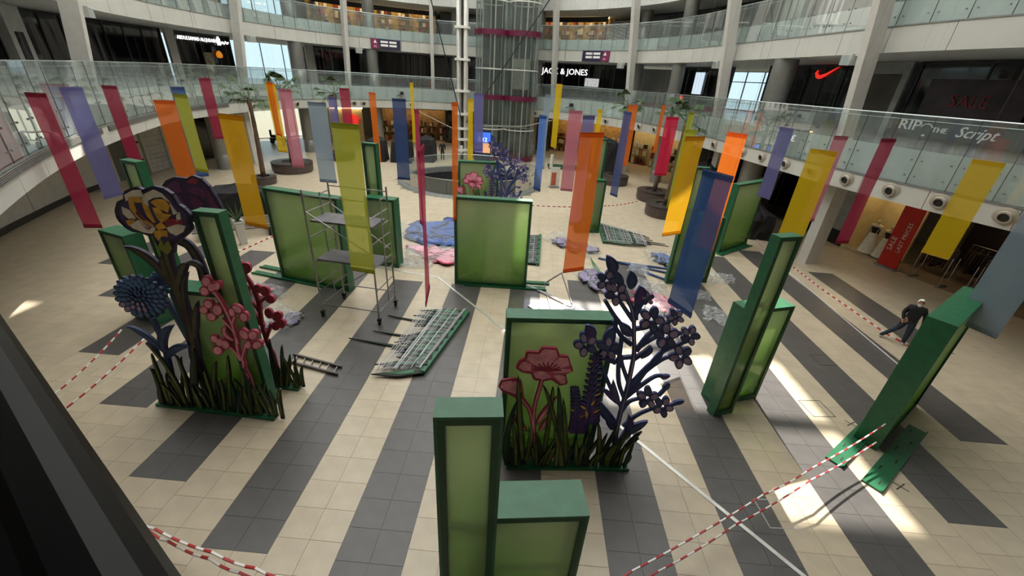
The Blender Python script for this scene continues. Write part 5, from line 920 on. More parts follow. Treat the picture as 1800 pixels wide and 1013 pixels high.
def wrapped_grass(label, c, nb, seed, long_tips=()):
    # c: board edge start, board edge end, tip end, tip start (floor corners)
    t = thing('wrapped_grass_cutout', label, 'wrapped cutout'); rnd = random.Random(seed)
    mb = MB(); a, b = c[0], c[1]; l = math.hypot(b[0]-a[0], b[1]-a[1]); mb.box(((a[0]+b[0])/2, (a[1]+b[1])/2, 0.07), (l, 0.16, 0.14), math.atan2(b[1]-a[1], b[0]-a[0])); mb.build('tray', m_green, t)
    for k in range(nb):
        f = (k+0.5)/nb; p = L3(c[0], c[1], f); q_ = L3(c[3], c[2], max(0, min(1, f+rnd.uniform(-0.12, 0.12)))); ln = rnd.uniform(0.72, 1.12); q_ = L3(p, q_, ln); dx, dy = q_[0]-p[0], q_[1]-p[1]; d = math.hypot(dx, dy); nx, ny = -dy/d, dx/d; wd = rnd.uniform(0.15, 0.24); z = 0.05+0.08*((k*0.618) % 1)
        bend = rnd.uniform(-0.15, 0.15); m_ = (p[0]+dx*0.5+nx*bend, p[1]+dy*0.5+ny*bend); pts = [(p[0]+nx*wd/2, p[1]+ny*wd/2), (m_[0]+nx*wd/2, m_[1]+ny*wd/2), q_, (m_[0]-nx*wd/2, m_[1]-ny*wd/2), (p[0]-nx*wd/2, p[1]-ny*wd/2)]
        mb = MB(); mb.prism([(x, y, z) for x, y in pts], [(x, y, z+0.04) for x, y in pts], 0)
        cx = sum(x for x, y in pts)/5; cy = sum(y for x, y in pts)/5; ps = [(cx+(x-cx)*0.55, cy+(y-cy)*0.55) for x, y in pts]; mb.prism([(x, y, z+0.03) for x, y in ps], [(x, y, z+0.048) for x, y in ps], 1); mb.build('blade', [m_outg, mat('blade_dull_green', (44, 104, 66), 0.5, var=0.3)], t)
    for tip in long_tips:
        p = L3(c[0], c[1], tip[2]); q_ = tip[:2]; dx, dy = q_[0]-p[0], q_[1]-p[1]; d = math.hypot(dx, dy); nx, ny = -dy/d*0.1, dx/d*0.1; pts = [(p[0]+nx, p[1]+ny), q_, (p[0]-nx, p[1]-ny)]; mb = MB(); mb.prism([(x, y, 0.02) for x, y in pts], [(x, y, 0.06) for x, y in pts]); mb.build('blade', m_outg, t)
    for k, (f0, f1) in enumerate(((0.02, 0.32), (0.3, 0.62), (0.66, 0.98))):
        cc = [L3(c[0], c[3], f0), L3(c[1], c[2], f0), L3(c[1], c[2], f1), L3(c[0], c[3], f1)]; film_sheet('plastic_wrap', cc, 0.19, t, m_film, 14, 0.022, seed*7+k); ms = MB()
        for q in range(6):
            g = f0+(f1-f0)*rnd.random(); pts = []; n_ = 9; wv = rnd.uniform(0.008, 0.024)
            for i in range(n_+1): f = (i/n_)*rnd.uniform(0.97, 1.0); a_ = L3(c[0], c[3], min(1, g+rnd.uniform(-0.012, 0.012))); b_ = L3(c[1], c[2], min(1, g+rnd.uniform(-0.012, 0.012))); pts.append(L3(a_, b_, f))
            ribbon(ms, pts, wv, 0.215, 0.222)
        o = ms.build('wrap_highlights', film('plastic_highlight', 0.5), t); o['kind'] = 'stuff'  # thin milky ribbons stand in for the shine streaks on the wrap
    return anchor(t, (sum(p[0] for p in c)/4, sum(p[1] for p in c)/4, 0))
wrapped_grass('plastic wrapped stack of green grass cutouts lying across the stripes before the scaffold', [(-1.9, 12.5), (-2.65, 9.0), (-3.95, 8.75), (-3.5, 12.35)], 24, 1, ((-5.35, 10.4, 0.72), (-4.6, 11.9, 0.3), (-4.75, 10.9, 0.55)))
wrapped_grass('plastic wrapped grass cutouts lying by the right palm planters', [(4.35, 24.2), (4.2, 20.8), (6.6, 20.6), (6.7, 22.6)], 16, 2, ((7.7, 21.0, 0.7), (7.6, 21.3, 0.6)))
wrapped_grass('plastic wrapped grass cutouts half behind the middle green panel', [(0.75, 21.2), (0.62, 17.2), (-1.6, 17.4), (-1.9, 20.8)], 16, 3)
def wrapped_pieces(label, c, m_a, m_b, n, seed, wrap=m_film, zz=0.12):
    t = thing('wrapped_flower_cutouts', label, 'wrapped cutout'); rnd = random.Random(seed)
    for k in range(n):
        f, g = rnd.uniform(0.12, 0.88), rnd.uniform(0.12, 0.88); a = L3(c[0], c[1], f); b = L3(c[3], c[2], f); p = L3(a, b, g); an = rnd.uniform(0, math.pi); s_ = min(math.dist(c[0], c[1]), math.dist(c[1], c[2]))*rnd.uniform(0.22, 0.36); z = 0.02+zz*((k*0.618) % 1)
        npt = 18; lob = rnd.choice((3, 5, 6)); st = rnd.uniform(0.5, 0.9)
        pts = [(s_*(1+0.22*math.sin(lob*q_*2*math.pi/npt))*math.cos(q_*2*math.pi/npt), st*s_*(1+0.22*math.sin(lob*q_*2*math.pi/npt))*math.sin(q_*2*math.pi/npt)) for q_ in range(npt)]; ca, sa = math.cos(an), math.sin(an)
        mb = MB()
        for kk, (sc, z0, z1, mi) in enumerate(((1.0, z, z+0.035, 0), (0.78, z+0.02, z+0.042, 1))): P2 = [(p[0]+(x*ca-y*sa)*sc, p[1]+(x*sa+y*ca)*sc) for x, y in pts]; mb.prism([(x, y, z0) for x, y in P2], [(x, y, z1) for x, y in P2], mi)
        mb.build('cutout', [m_a, m_b], t)
    film_sheet('plastic_wrap', c, zz+0.09, t, wrap, 18, 0.05, seed, 0.5)
    return anchor(t, (sum(p[0] for p in c)/4, sum(p[1] for p in c)/4, 0))
wrapped_pieces('blue flower cutouts under clear plastic left of the middle panel', [(-6.2, 18.9), (-2.9, 18.9), (-3.3, 22.6), (-7.2, 21.6)], m_outbl, mat('wrapped_blue', (44, 84, 158), 0.5, var=0.25), 16, 11)
wrapped_pieces('pink flower cutouts under clear plastic left of the middle panel', [(-5.4, 16.8), (-2.9, 16.5), (-2.9, 18.4), (-5.8, 18.3)], m_outp, m_pink, 12, 12, m_filmw)
wrapped_pieces('violet cutouts in shiny plastic left of the big orange banner foot', [(0.9, 20.6), (3.0, 18.4), (3.8, 19.4), (1.6, 22.2)], m_out, mat('wrapped_violet', (128, 112, 150), 0.5, var=0.3), 12, 13)
wrapped_pieces('violet cutouts in shiny plastic behind the navy flower tips', [(2.1, 16.6), (3.3, 14.4), (4.3, 15.2), (3.3, 17.6)], m_out, mat('wrapped_violet', (128, 112, 150), 0.5), 12, 14)
wrapped_pieces('pink cutouts in milky plastic right of the navy flower tips', [(4.6, 13.0), (5.8, 13.6), (5.6, 15.4), (4.7, 15.8)], m_outp, mat('wrapped_pink', (216, 140, 156), 0.5, var=0.2), 12, 15, m_filmw)
wrapped_pieces('pale cutouts in bright plastic on the sunlit floor behind the front panel', [(0.9, 11.4), (3.4, 10.6), (4.0, 12.6), (1.6, 13.6)], mat('outline_grey_violet', (88, 84, 110), 0.6), mat('wrapped_pale', (190, 184, 200), 0.5), 12, 16, m_filmw)
wrapped_pieces('blue petal disc wrapped in plastic near the tall box behind the blue banner', [(6.0, 18.4), (7.3, 18.2), (7.4, 19.8), (6.1, 20.0)], m_outbl, mat('wrapped_blue', (58, 96, 160), 0.5), 7, 17)
wrapped_pieces('small pink cutouts wrapped in plastic right of the red blossom spray', [(-9.9, 12.4), (-8.6, 12.4), (-8.8, 13.1), (-10.4, 13.4)], m_outp, mat('wrapped_pink', (216, 140, 156), 0.5), 7, 18, m_filmw)
wrapped_pieces('violet leaf cutouts wrapped in plastic beside the red blossom spray', [(-8.4, 10.4), (-7.4, 10.5), (-7.3, 11.4), (-8.6, 12.1)], m_out, mat('wrapped_violet', (128, 112, 150), 0.5), 7, 19, m_filmw)
t = thing('wrapped_stem_cutout', 'long steel blue stem cutouts tied with plastic on the floor', 'wrapped cutout')
for (a, b) in (((3.6, 18.6), (7.2, 17.2)), ((4.9, 17.9), (6.6, 16.4)), ((4.2, 18.3), (6.9, 17.9))): mb = MB(); l = math.dist(a, b); mb.box(((a[0]+b[0])/2, (a[1]+b[1])/2, 0.05), (l, 0.11, 0.06), math.atan2(b[1]-a[1], b[0]-a[0])); mb.build('stem', m_bluel, t)
film_sheet('plastic_wrap', [(4.8, 17.4), (5.6, 16.9), (5.9, 18.0), (5.1, 18.4)], 0.14, t, m_filmw, 10, 0.04, 4, 0.5); anchor(t, (5.4, 17.6, 0))
t = thing('green_leaf_cutout', 'single long green leaf cutout behind the navy flower tips', 'leaf cutout'); mb = MB(); pts = [(3.2, 18.6), (3.45, 17.2), (3.75, 15.9), (3.25, 17.1)]; mb.prism([(x, y, 0.02) for x, y in pts], [(x, y, 0.07) for x, y in pts]); mb.build('leaf', mat('leaf_mid_green', (50, 104, 60), 0.5), t); anchor(t, (3.4, 17.3, 0))
for c, lab, sd in (([(8.4, 16.6), (9.5, 16.8), (9.7, 17.8), (8.5, 17.7)], 'crumpled clear plastic sheet beside the right short green box', 31), ([(6.9, 13.5), (8.0, 12.5), (8.3, 13.6), (7.3, 14.6)], 'crumpled clear plastic sheet on the dark stripe behind the sunlit boxes', 32), ([(6.4, 14.9), (7.7, 14.9), (7.9, 15.7), (6.6, 15.8)], 'crumpled clear plastic sheet at the foot of the large blue banner', 33), ([(-5.9, 15.9), (-4.2, 15.9), (-4.0, 16.6), (-5.6, 16.8)], 'milky plastic bag below the wrapped pink cutouts', 34), ([(4.6, 15.6), (6.0, 15.2), (6.2, 16.2), (5.0, 16.6)], 'crumpled plastic scraps before the tall box behind the blue banner', 35)):
    o = film_sheet('plastic_sheet', c, 0.1, None, m_filmw, 16, 0.07, sd, 0.6); tag(o, lab, 'plastic sheet')
t = thing('thin_frame', 'thin white metal frame lying beside the middle panel feet', 'frame')
for a, b in (((0.9, 15.4), (1.15, 12.9)), ((0.9, 15.4), (1.7, 16.6)), ((1.7, 16.6), (1.95, 13.8))): mb = MB(); mb.tube([(*a, 0.03), (*b, 0.03)], 0.025, 6); mb.build('bar', m_steel, t)
anchor(t, (1.2, 15, 0))
for (a, b, lab) in (((0.3, 13.4), (1.5, 12.2), 'flat grey metal bar lying in the glare behind the front panel'), ((0.2, 15.1), (1.9, 13.6), 'long grey metal bar lying right of the middle panel feet')):
    mb = MB(); l = math.dist(a, b); mb.box(((a[0]+b[0])/2, (a[1]+b[1])/2, 0.03), (l, 0.14, 0.05), math.atan2(b[1]-a[1], b[0]-a[0])); tag(mb.build('metal_bar', m_steel), lab, 'metal bar')
# ---------------------------------------------------------------- red and white barrier tapes
m_tr = mat('tape_red', (176, 40, 44), 0.5, var=0); m_tw = mat('tape_white', (232, 228, 222), 0.5, var=0)
def tape(label, pts, wd=0.05, seg=0.17, m0=m_tr, m1=m_tw):
    mb = MB(); k = 0
    for a, b in zip(pts[:-1], pts[1:]):
        L_ = math.dist(a, b); n = max(1, int(L_/seg)); dx, dy = b[0]-a[0], b[1]-a[1]; d = math.hypot(dx, dy) or 1; nx, ny = -dy/d*wd*0.35, dx/d*wd*0.35
        for i in range(n):
            p, q_ = L3(a, b, i/n), L3(a, b, (i+1)/n); sag = lambda f: -0.08*4*f*(1-f) if min(a[2], b[2]) > 0.3 else 0
            z0, z1 = p[2]+sag(i/n), q_[2]+sag((i+1)/n); mb.prism([(p[0]-nx, p[1]-ny, z0-wd/2), (q_[0]-nx, q_[1]-ny, z1-wd/2), (q_[0]+nx, q_[1]+ny, z1-wd/2), (p[0]+nx, p[1]+ny, z0-wd/2)], [(p[0]-nx, p[1]-ny, z0+wd/2), (q_[0]-nx, q_[1]-ny, z1+wd/2), (q_[0]+nx, q_[1]+ny, z1+wd/2), (p[0]+nx, p[1]+ny, z0+wd/2)], k % 2); k += 1
    tag(mb.build('barrier_tape', [m0, m1]), label, 'barrier tape')
tape('lower red and white tape crossing the near right corner to the dark panel', [(2.31, 3.82, 0.5), (2.6, 3.99, 0.5), (4.27, 4.94, 0.5), (6.33, 6.1, 0.5), (8.57, 7.34, 0.5)], 0.034)
tape('upper red and white tape crossing the near right corner to the dark panel', [(1.81, 3.62, 0.8), (2.07, 3.79, 0.8), (4.9, 5.4, 0.8), (6.27, 6.15, 0.8), (8.87, 7.65, 0.8)], 0.034)
tape('red and white tape bottom left, upper of two by the black ledge', [(-6.3, 4.0, 0.6), (-5.81, 3.86, 0.6), (-4.64, 3.59, 0.6), (-3.82, 3.42, 0.6), (-3.31, 3.33, 0.6)], 0.045)
tape('red and white tape bottom left, lower of two by the black ledge', [(-6.0, 3.9, 0.45), (-5.56, 3.77, 0.45), (-4.72, 3.57, 0.45), (-4.11, 3.41, 0.45), (-3.79, 3.33, 0.45)], 0.045)
tape('far red and white tape at left running to the blue dahlia', [(-10.15, 5.66, 0.7), (-10.3, 6.18, 0.7), (-11.18, 9.02, 0.7)], 0.03)
tape('near red and white tape at left running to the grass tray', [(-9.67, 5.41, 0.6), (-9.81, 5.9, 0.6), (-10.47, 9.07, 0.6)], 0.034)
tape('red and white tape on the floor before the walking man', [(13.43, 19.34, 0.03), (13.36, 17.13, 0.03), (13.51, 13.43, 0.03), (13.79, 12.5, 0.03)], 0.045)
tape('white tape line on the dark stripe left of the walking man', [(12.83, 18.69, 0.03), (12.5, 12.74, 0.03), (12.42, 11.13, 0.03)], 0.03, 0.17, m_tw, m_tw)
tape('distant striped tape between the middle panel and right planters', [(0.16, 24.81, 0.7), (4.67, 25.85, 0.7), (7.31, 27.66, 0.7)], 0.05)
tape('pair of striped tapes on the floor beneath the low black stall', [(14.09, 25.67, 0.03), (12.9, 21.12, 0.03)], 0.05)
tape('striped tape on the floor behind the tall box and deep red spray', [(-12.93, 15.4, 0.03), (-12.49, 18.37, 0.03)], 0.05)
# ---------------------------------------------------------------- planters and palms
m_plant = mat('planter_brown', (74, 62, 58), 0.4, var=0.15); m_plantrim = mat('planter_rim', (50, 42, 40), 0.4); m_soil = mat('soil', (50, 40, 34), 0.9); m_trunk = mat('palm_trunk', (90, 70, 54), 0.9, var=0.35, scale=8, bump=0.6, bscale=14); m_frond = mat('palm_green', (52, 76, 36), 0.6, var=0.3, scale=3)
def planter(x, y, r, h_, label):
    t = thing('round_planter', label, 'planter', (x, y, 0)); mb = MB(); mb.lathe((0, 0, 0), [(r*0.94, 0), (r, h_*0.3), (r, h_*0.95), (r*0.97, h_)], 32); mb.build('drum', m_plant, t, True)
    mb = MB(); mb.lathe((0, 0, 0), [(r*1.02, h_*0.92), (r*1.02, h_), (r*0.5, h_+0.03), (r*0.48, h_-0.1), (r*1.0, h_*0.9)], 32); mb.build('seat_rim', m_plantrim, t); mb = MB(); mb.lathe((0, 0, 0), [(0.001, h_-0.06), (r*0.49, h_-0.06)], 20); mb.build('soil', m_soil, t)
def palm(x, y, z0, h_, label, seed, n=13, fl=1.5, broad=False):
    t = thing('fan_palm', label, 'palm tree', (x, y, z0)); rnd = random.Random(seed); mb = MB(); N = 10; path = [(0.12*math.sin(i/N*2), 0.05*i/N, h_*i/N) for i in range(N+1)]; mb.tube(path, [0.16-0.05*i/N+0.012*(i % 2) for i in range(N+1)], 10); mb.build('trunk', m_trunk, t, True); tx, ty, tz = path[-1]
    for k in range(n):
        az = 2*math.pi*(k*0.382+rnd.random()*0.1); el = rnd.uniform(-0.35, 1.1); ln = fl*rnd.uniform(0.55, 0.8); mb = MB(); d = Vector((math.cos(az)*math.cos(el), math.sin(az)*math.cos(el), math.sin(el))); p0 = Vector((tx, ty, tz)); p1 = p0+d*ln; mb.tube([p0, p0+d*ln*0.5+Vector((0, 0, 0.05)), p1], 0.018, 5)
        side = d.cross(Vector((0, 0, 1))).normalized(); up = side.cross(d).normalized(); nb = 15
        for j in range(nb):
            a = (j/(nb-1)-0.5)*2.6; v = d*math.cos(a)+side*math.sin(a); lf = fl*(0.52 if broad else 0.45)*(1-0.25*abs(a)/1.3); tip = p1+v*lf+Vector((0, 0, -0.22*fl*rnd.uniform(0.3, 1))); pm_ = p1+v*lf*0.55; sd = v.cross(up).normalized()*(0.05 if broad else 0.03)*fl
            b = len(mb.v); mb.v += [tuple(p1), tuple(pm_+sd), tuple(tip), tuple(pm_-sd), tuple(pm_+up*0.02)]; mb.f += [(b, b+1, b+4), (b, b+4, b+3), (b+4, b+1, b+2), (b+4, b+2, b+3)]; mb.m += [0]*4
        mb.build('frond', m_frond, t)
for (x, y, r, h_, ph, lp, lt, sd) in ((9.08, 27.25, 1.25, 0.75, 5.9, 'round brown planter nearest on the right with a leaning trunk', 'fan palm behind the amber banner in the nearest right planter', 1), (9.35, 31.2, 1.25, 0.75, 6.1, 'round brown planter second on the right by the red banner', 'fan palm behind the red banner', 2), (7.2, 36.0, 1.15, 0.75, 6.3, 'round brown planter farthest on the right under the orange banner', 'broad leaved palm far behind the orange banner', 3), (-18.86, 28.15, 0.8, 0.5, 5.5, 'round grey planter at left beside the top of the green panel', 'fan palm with bare trunk left of the bright windows', 4), (-19.1, 32.4, 1.5, 0.75, 5.8, 'round dark planter under the dusty pink banner', 'fan palm behind the thin yellow and pink banners', 5), (-17.82, 38.41, 1.2, 0.7, 5.6, 'round planter mostly hidden behind the big lime banner', 'small palm crown behind the crimson banner', 6)):
    planter(x, y, r, h_, lp); palm(x, y, h_-0.05, ph-h_, lt, sd, 13, 1.6 if sd > 3 else 1.3, sd == 3)
# ---------------------------------------------------------------- draped stalls, bench and pots
m_drape = mat('black_drape', (18, 17, 18), 0.85, var=0.3, bump=0.4, bscale=6)
def draped(x, y, rz, w_, d_, h_, label, seed):
    t = thing('draped_stall', label, 'draped stall', (x, y, 0), rz); rnd = random.Random(seed); mb = MB(); n = 12
    rows = [(1.06, 0.0), (1.03, h_*0.3), (1.0, h_*0.72), (0.9, h_*0.92), (0.45, h_*1.0), (0.02, h_*1.12)]; b = 0
    for s_, z in rows:
        for k in range(n*2):
            a = 2*math.pi*k/(n*2); c, s2 = math.cos(a), math.sin(a); m_ = max(abs(c), abs(s2)); f = 1+rnd.uniform(-0.05, 0.05); mb.v.append((c/m_*w_/2*s_*f, s2/m_*d_/2*s_*f, max(0, z+rnd.uniform(-0.03, 0.05)*(z > 0))))
    for i in range(len(rows)-1):
        for k in range(n*2): k2 = (k+1) % (n*2); mb.f.append((i*n*2+k, i*n*2+k2, (i+1)*n*2+k2, (i+1)*n*2+k)); mb.m.append(0)
    mb.build('cloth', m_drape, t)
    mb = MB(); mb.box((0, 0, h_*0.42), (w_*0.9, d_*0.9, h_*0.8)); mb.build('counter', m_blackmatt, t)
draped(-16.0, 21.4, 0.3, 3.0, 1.9, 1.5, 'black cloth draped stall at left between the irises and the amber banner', 1)
draped(-14.6, 39.2, 0.1, 1.6, 1.6, 2.0, 'black cloth draped stall right of the narrow orange banner', 2)
draped(-12.3, 39.4, 0.1, 1.8, 1.6, 2.0, 'black cloth draped stall behind the navy banner', 3)
draped(-10.2, 40.4, 0.0, 1.5, 1.4, 2.2, 'peaked black draped stall beside the far standing person', 4)
draped(6.4, 41.6, 0.0, 3.4, 2.6, 3.0, 'tall black draped kiosk right of the big orange banner', 5)
draped(12.6, 30.6, 1.2, 3.5, 2.0, 3.0, 'dark draped kiosk behind the red banner and palms', 6)
draped(14.0, 25.4, 1.35, 4.0, 1.4, 1.5, 'low black draped stall under the lavender banner at right', 7)
mb = MB(); mb.box((3.6, 42.0, 0.015), (4.0, 2.6, 0.03)); tag(mb.build('green_mat', mat('green_carpet', (30, 66, 36), 0.95)), 'dark green carpet mat on the far floor by the pink banner', 'mat')
t = thing('white_bollard', 'slim white post standing on the far floor left of the pink banner', 'post', (1.9, 41.0, 0)); mb = MB(); mb.tube([(0, 0, 0.05), (0, 0, 1.3)], 0.17, 12); mb.build('shaft', m_white, t); mb = MB(); mb.lathe((0, 0, 0), [(0.28, 0), (0.28, 0.05), (0.17, 0.07)], 16); mb.build('base', m_steel, t)
t = thing('floor_sign', 'small white and orange standing sign at the foot of the blue banner by the lift', 'sign', (1.9, 33.0, 0), 0.3)
mb = MB(); mb.box((0, 0, 0.85), (0.75, 0.08, 1.5)); mb.build('board', m_white, t); mb = MB(); mb.box((-0.1, -0.045, 0.7), (0.4, 0.01, 1.0)); mb.build('print', mat('sign_terracotta', (170, 84, 62), 0.5), t); mb = MB(); mb.box((0, 0, 0.05), (0.8, 0.5, 0.1)); mb.build('foot', m_steel, t)
t = thing('slatted_bench', 'low slatted bench on the floor behind the tall box and iris', 'bench', (-14.4, 18.6, 0), 0.55)
for k in range(7): mb = MB(); mb.box((0, -0.9+k*0.3, 0.45), (3.4, 0.12, 0.08)); mb.build('slat', mat('bench_slat', (120, 112, 104), 0.5), t)
for x in (-1.4, 1.4): mb = MB(); mb.box((x, 0, 0.2), (0.12, 2.0, 0.4)); mb.build('support', m_blackmatt, t)
t = thing('plant_stand', 'white tapered pot stand with spiky plant beside the amber banner foot', 'potted plant', (-13.2, 17.2, 0)); mb = MB(); mb.lathe((0, 0, 0), [(0.2, 0), (0.26, 1.0), (0.3, 1.05), (0.3, 1.15), (0.2, 1.1)], 4); mb.build('pot', m_white, t)
for k in range(9): a = k*0.7; mb = MB(); mb.prism([(-0.04, -0.04, 1.1), (0.04, -0.04, 1.1), (0.0, 0.05, 1.1)], [(0.5*math.cos(a)-0.004, 0.5*math.sin(a), 1.9), (0.5*math.cos(a)+0.004, 0.5*math.sin(a), 1.9), (0.5*math.cos(a), 0.5*math.sin(a)+0.005, 1.9)]); mb.build('leaf', m_frond, t)
t = thing('parked_scooter', 'dark mobility scooter parked in the bright far corridor', 'scooter', (-27.3, 44.5, 0), 0.4); mb = MB(); mb.box((0, 0, 0.45), (1.5, 0.55, 0.2)); mb.build('deck', m_blackmatt, t); mb = MB(); mb.box((-0.35, 0, 0.75), (0.6, 0.5, 0.2)); mb.box((-0.6, 0, 1.05), (0.14, 0.5, 0.6)); mb.build('seat', m_blackmatt, t); mb = MB(); mb.tube([(0.6, 0, 0.5), (0.45, 0, 1.25)], 0.04, 6); mb.tube([(0.45, -0.3, 1.25), (0.45, 0.3, 1.25)], 0.03, 6); mb.build('tiller', m_blackmatt, t)
for x in (-0.55, 0.55):
    for y in (-0.25, 0.25): mb = MB(); mb.tube([(x, y-0.05, 0.2), (x, y+0.05, 0.2)], 0.2, 14); mb.build('wheel', m_blackmatt, t)
# ---------------------------------------------------------------- people and mannequins
def skin_body(name, joints, edges, root=0, sub=1):
    me = bpy.data.meshes.new(name); me.from_pydata([j[:3] for j in joints], edges, []); o = bpy.data.objects.new(name, me); COL.objects.link(o)
    o.modifiers.new('s', 'SKIN'); sv = me.skin_vertices[0].data if me.skin_vertices else None
    if sv is None:
        bpy.context.view_layer.objects.active = o; bpy.context.view_layer.update(); sv = me.skin_vertices[0].data
    for i, j in enumerate(joints): rr = j[3]; sv[i].radius = (rr, rr) if not isinstance(rr, tuple) else rr; sv[i].use_root = (i == root)
    sm = o.modifiers.new('d', 'SUBSURF'); sm.levels = sub; sm.render_levels = sub
    dg = bpy.context.evaluated_depsgraph_get(); me2 = bpy.data.meshes.new_from_object(o.evaluated_get(dg)); bpy.data.objects.remove(o); return me2
def person(label, loc, rz, pose, top, legs, skin_m, shoes, hair, scale=1.0, beard=False, name='person', cat='person', bulk=1.0):
    t = thing(name, label, cat, loc, rz)
    k_ = bulk; J = dict(pel=(0, 0, 0.96, 0.15*k_), waist=(0, 0, 1.1, 0.145*k_), chest=(0, -0.01, 1.32, (0.18*k_, 0.14*k_)), neckb=(0, 0, 1.47, 0.075), neck=(0, -0.01, 1.54, 0.052), head=(0, -0.025, 1.63, 0.085), crown=(0, -0.01, 1.715, 0.075))
    E = [('pel', 'waist'), ('waist', 'chest'), ('chest', 'neckb'), ('neckb', 'neck'), ('neck', 'head'), ('head', 'crown')]
    for s_, S_ in ((-1, 'L'), (1, 'R')):
        pk = pose['leg'+S_]; pa = pose['arm'+S_]
        J['hip'+S_] = (0.09*s_, 0, 0.9, 0.11*k_); J['knee'+S_] = pk[0]+(0.074*k_,); J['ank'+S_] = pk[1]+(0.056*k_,); J['toe'+S_] = (pk[1][0]+pk[2][0], pk[1][1]+pk[2][1], pk[1][2]-0.045, 0.042)
        J['sh'+S_] = (0.19*s_, 0, 1.42, 0.08*k_); J['elb'+S_] = pa[0]+(0.057*k_,); J['wr'+S_] = pa[1]+(0.036,)
        E += [('pel', 'hip'+S_), ('hip'+S_, 'knee'+S_), ('knee'+S_, 'ank'+S_), ('ank'+S_, 'toe'+S_), ('chest', 'sh'+S_), ('sh'+S_, 'elb'+S_), ('elb'+S_, 'wr'+S_)]
        wx, wy, wz = pa[1]; d = Vector(pa[1])-Vector(pa[0]); d.normalize(); J['palm'+S_] = (wx+d.x*0.07, wy+d.y*0.07, wz+d.z*0.07, (0.036, 0.02)); E.append(('wr'+S_, 'palm'+S_))
        for q_ in range(4):
            of = (q_-1.5)*0.017; l_ = (0.07, 0.082, 0.078, 0.062)[q_]; J['f%d%s' % (q_, S_)] = (wx+d.x*0.11, wy+d.y*0.11+of, wz+d.z*0.11, 0.009); J['g%d%s' % (q_, S_)] = (wx+d.x*(0.11+l_)-0.012*s_, wy+d.y*(0.11+l_)+of, wz+d.z*(0.11+l_), 0.008); E += [('palm'+S_, 'f%d%s' % (q_, S_)), ('f%d%s' % (q_, S_), 'g%d%s' % (q_, S_))]
        J['th'+S_] = (wx+d.x*0.06-0.01*s_, wy-0.045, wz+d.z*0.06, 0.01); J['tj'+S_] = (wx+d.x*0.1-0.015*s_, wy-0.062, wz+d.z*0.1, 0.009); E += [('wr'+S_, 'th'+S_), ('th'+S_, 'tj'+S_)]
    ks = list(J); me = skin_body('body', [J[k] for k in ks], [(ks.index(a), ks.index(b)) for a, b in E], ks.index('pel'))
    for m_ in (top, legs, skin_m, shoes): me.materials.append(m_)
    wr = [Vector(J['wr'+S_][:3]) for S_ in 'LR']; ank = [Vector(J['ank'+S_][:3]) for S_ in 'LR']
    for p in me.polygons:
        c = p.center; p.use_smooth = True
        if c.z > 1.505 and abs(c.x) < 0.12: p.material_index = 2
        elif min((c-w_).dot((c-w_)) for w_ in wr) < 0.017 and min((c.z-w_.z) for w_ in wr) < 0.03: p.material_index = 2
        elif any((c-a).length < 0.2 and c.z < a.z-0.005 for a in ank): p.material_index = 3
        elif c.z < 0.98 and abs(c.x) < 0.5 and not any((c-Vector(J['wr'+S_][:3])).length < 0.3 and abs(c.x) > 0.2 for S_ in 'LR'): p.material_index = 1
        else: p.material_index = 0
    b = part('body', me, t)
    if hair:
        mb = MB()
        for i in range(7):
            for k in range(16):
                a = 2*math.pi*k/16; th = 0.02+math.pi*(0.27 if math.sin(a) < -0.45 else 0.55)*i/6; r = 0.108; mb.v.append((r*0.92*math.sin(th)*math.cos(a), -0.012+r*1.1*math.sin(th)*math.sin(a), 1.655+r*1.08*math.cos(th)-(0.05 if math.sin(a) > 0.2 and i > 4 else 0)))
        for i in range(6):
            for k in range(16): k2 = (k+1) % 16; mb.f.append((i*16+k, (i+1)*16+k, (i+1)*16+k2, i*16+k2)); mb.m.append(0)
        mb.build('hair', hair, b, True)
        mb = MB()                                             # nose, brow and ears
        mb.prism([(-0.016, -0.108, 1.615), (0.016, -0.108, 1.615), (0.0, -0.1, 1.66)], [(-0.006, -0.132, 1.612), (0.006, -0.132, 1.612), (0.0, -0.112, 1.655)]); mb.build('nose', skin_m, b)
        for sx in (-1, 1): mb = MB(); mb.lathe((sx*0.088, -0.01, 1.64), [(0.001, -0.03), (0.014, -0.02), (0.016, 0.01), (0.001, 0.03)], 8); mb.build('ear', skin_m, b); mb = MB(); mb.lathe((sx*0.032, -0.102, 1.658), [(0.001, -0.008), (0.011, 0), (0.001, 0.008)], 8); mb.build('eye', m_blackmatt, b)
    if beard:
        mb = MB()
        for i in range(5):
            for k in range(12):
                a = math.pi+math.pi*k/11; z = 1.615-0.028*i; r = 0.1-0.012*i; mb.v.append((r*0.95*math.cos(a), -0.02+r*1.05*math.sin(a)-(0.004*i), z))
        for i in range(4):
            for k in range(11): mb.f.append((i*12+k, (i+1)*12+k, (i+1)*12+k+1, i*12+k+1)); mb.m.append(0)
        mb.build('beard', hair, b, True)
    t.scale = (scale,)*3; return t
m_skin = mat('skin', (168, 122, 96), 0.6, var=0.05); m_jac = mat('black_jacket', (20, 20, 23), 0.85, var=0.2); m_jean = mat('dark_jeans', (38, 48, 64), 0.85, var=0.2, scale=12); m_shoe = mat('pale_shoe', (188, 178, 170), 0.6); m_whair = mat('white_hair', (226, 224, 218), 0.8)
walk = dict(legL=((-0.20, -0.02, 0.55), (-0.50, 0.05, 0.10), (-0.03, -0.13)), legR=((0.10, -0.06, 0.50), (0.12, 0.02, 0.08), (0.0, -0.14)), armL=((-0.27, 0.02, 1.15), (-0.22, -0.14, 0.93)), armR=((0.30, 0.0, 1.15), (0.30, -0.08, 0.90)))
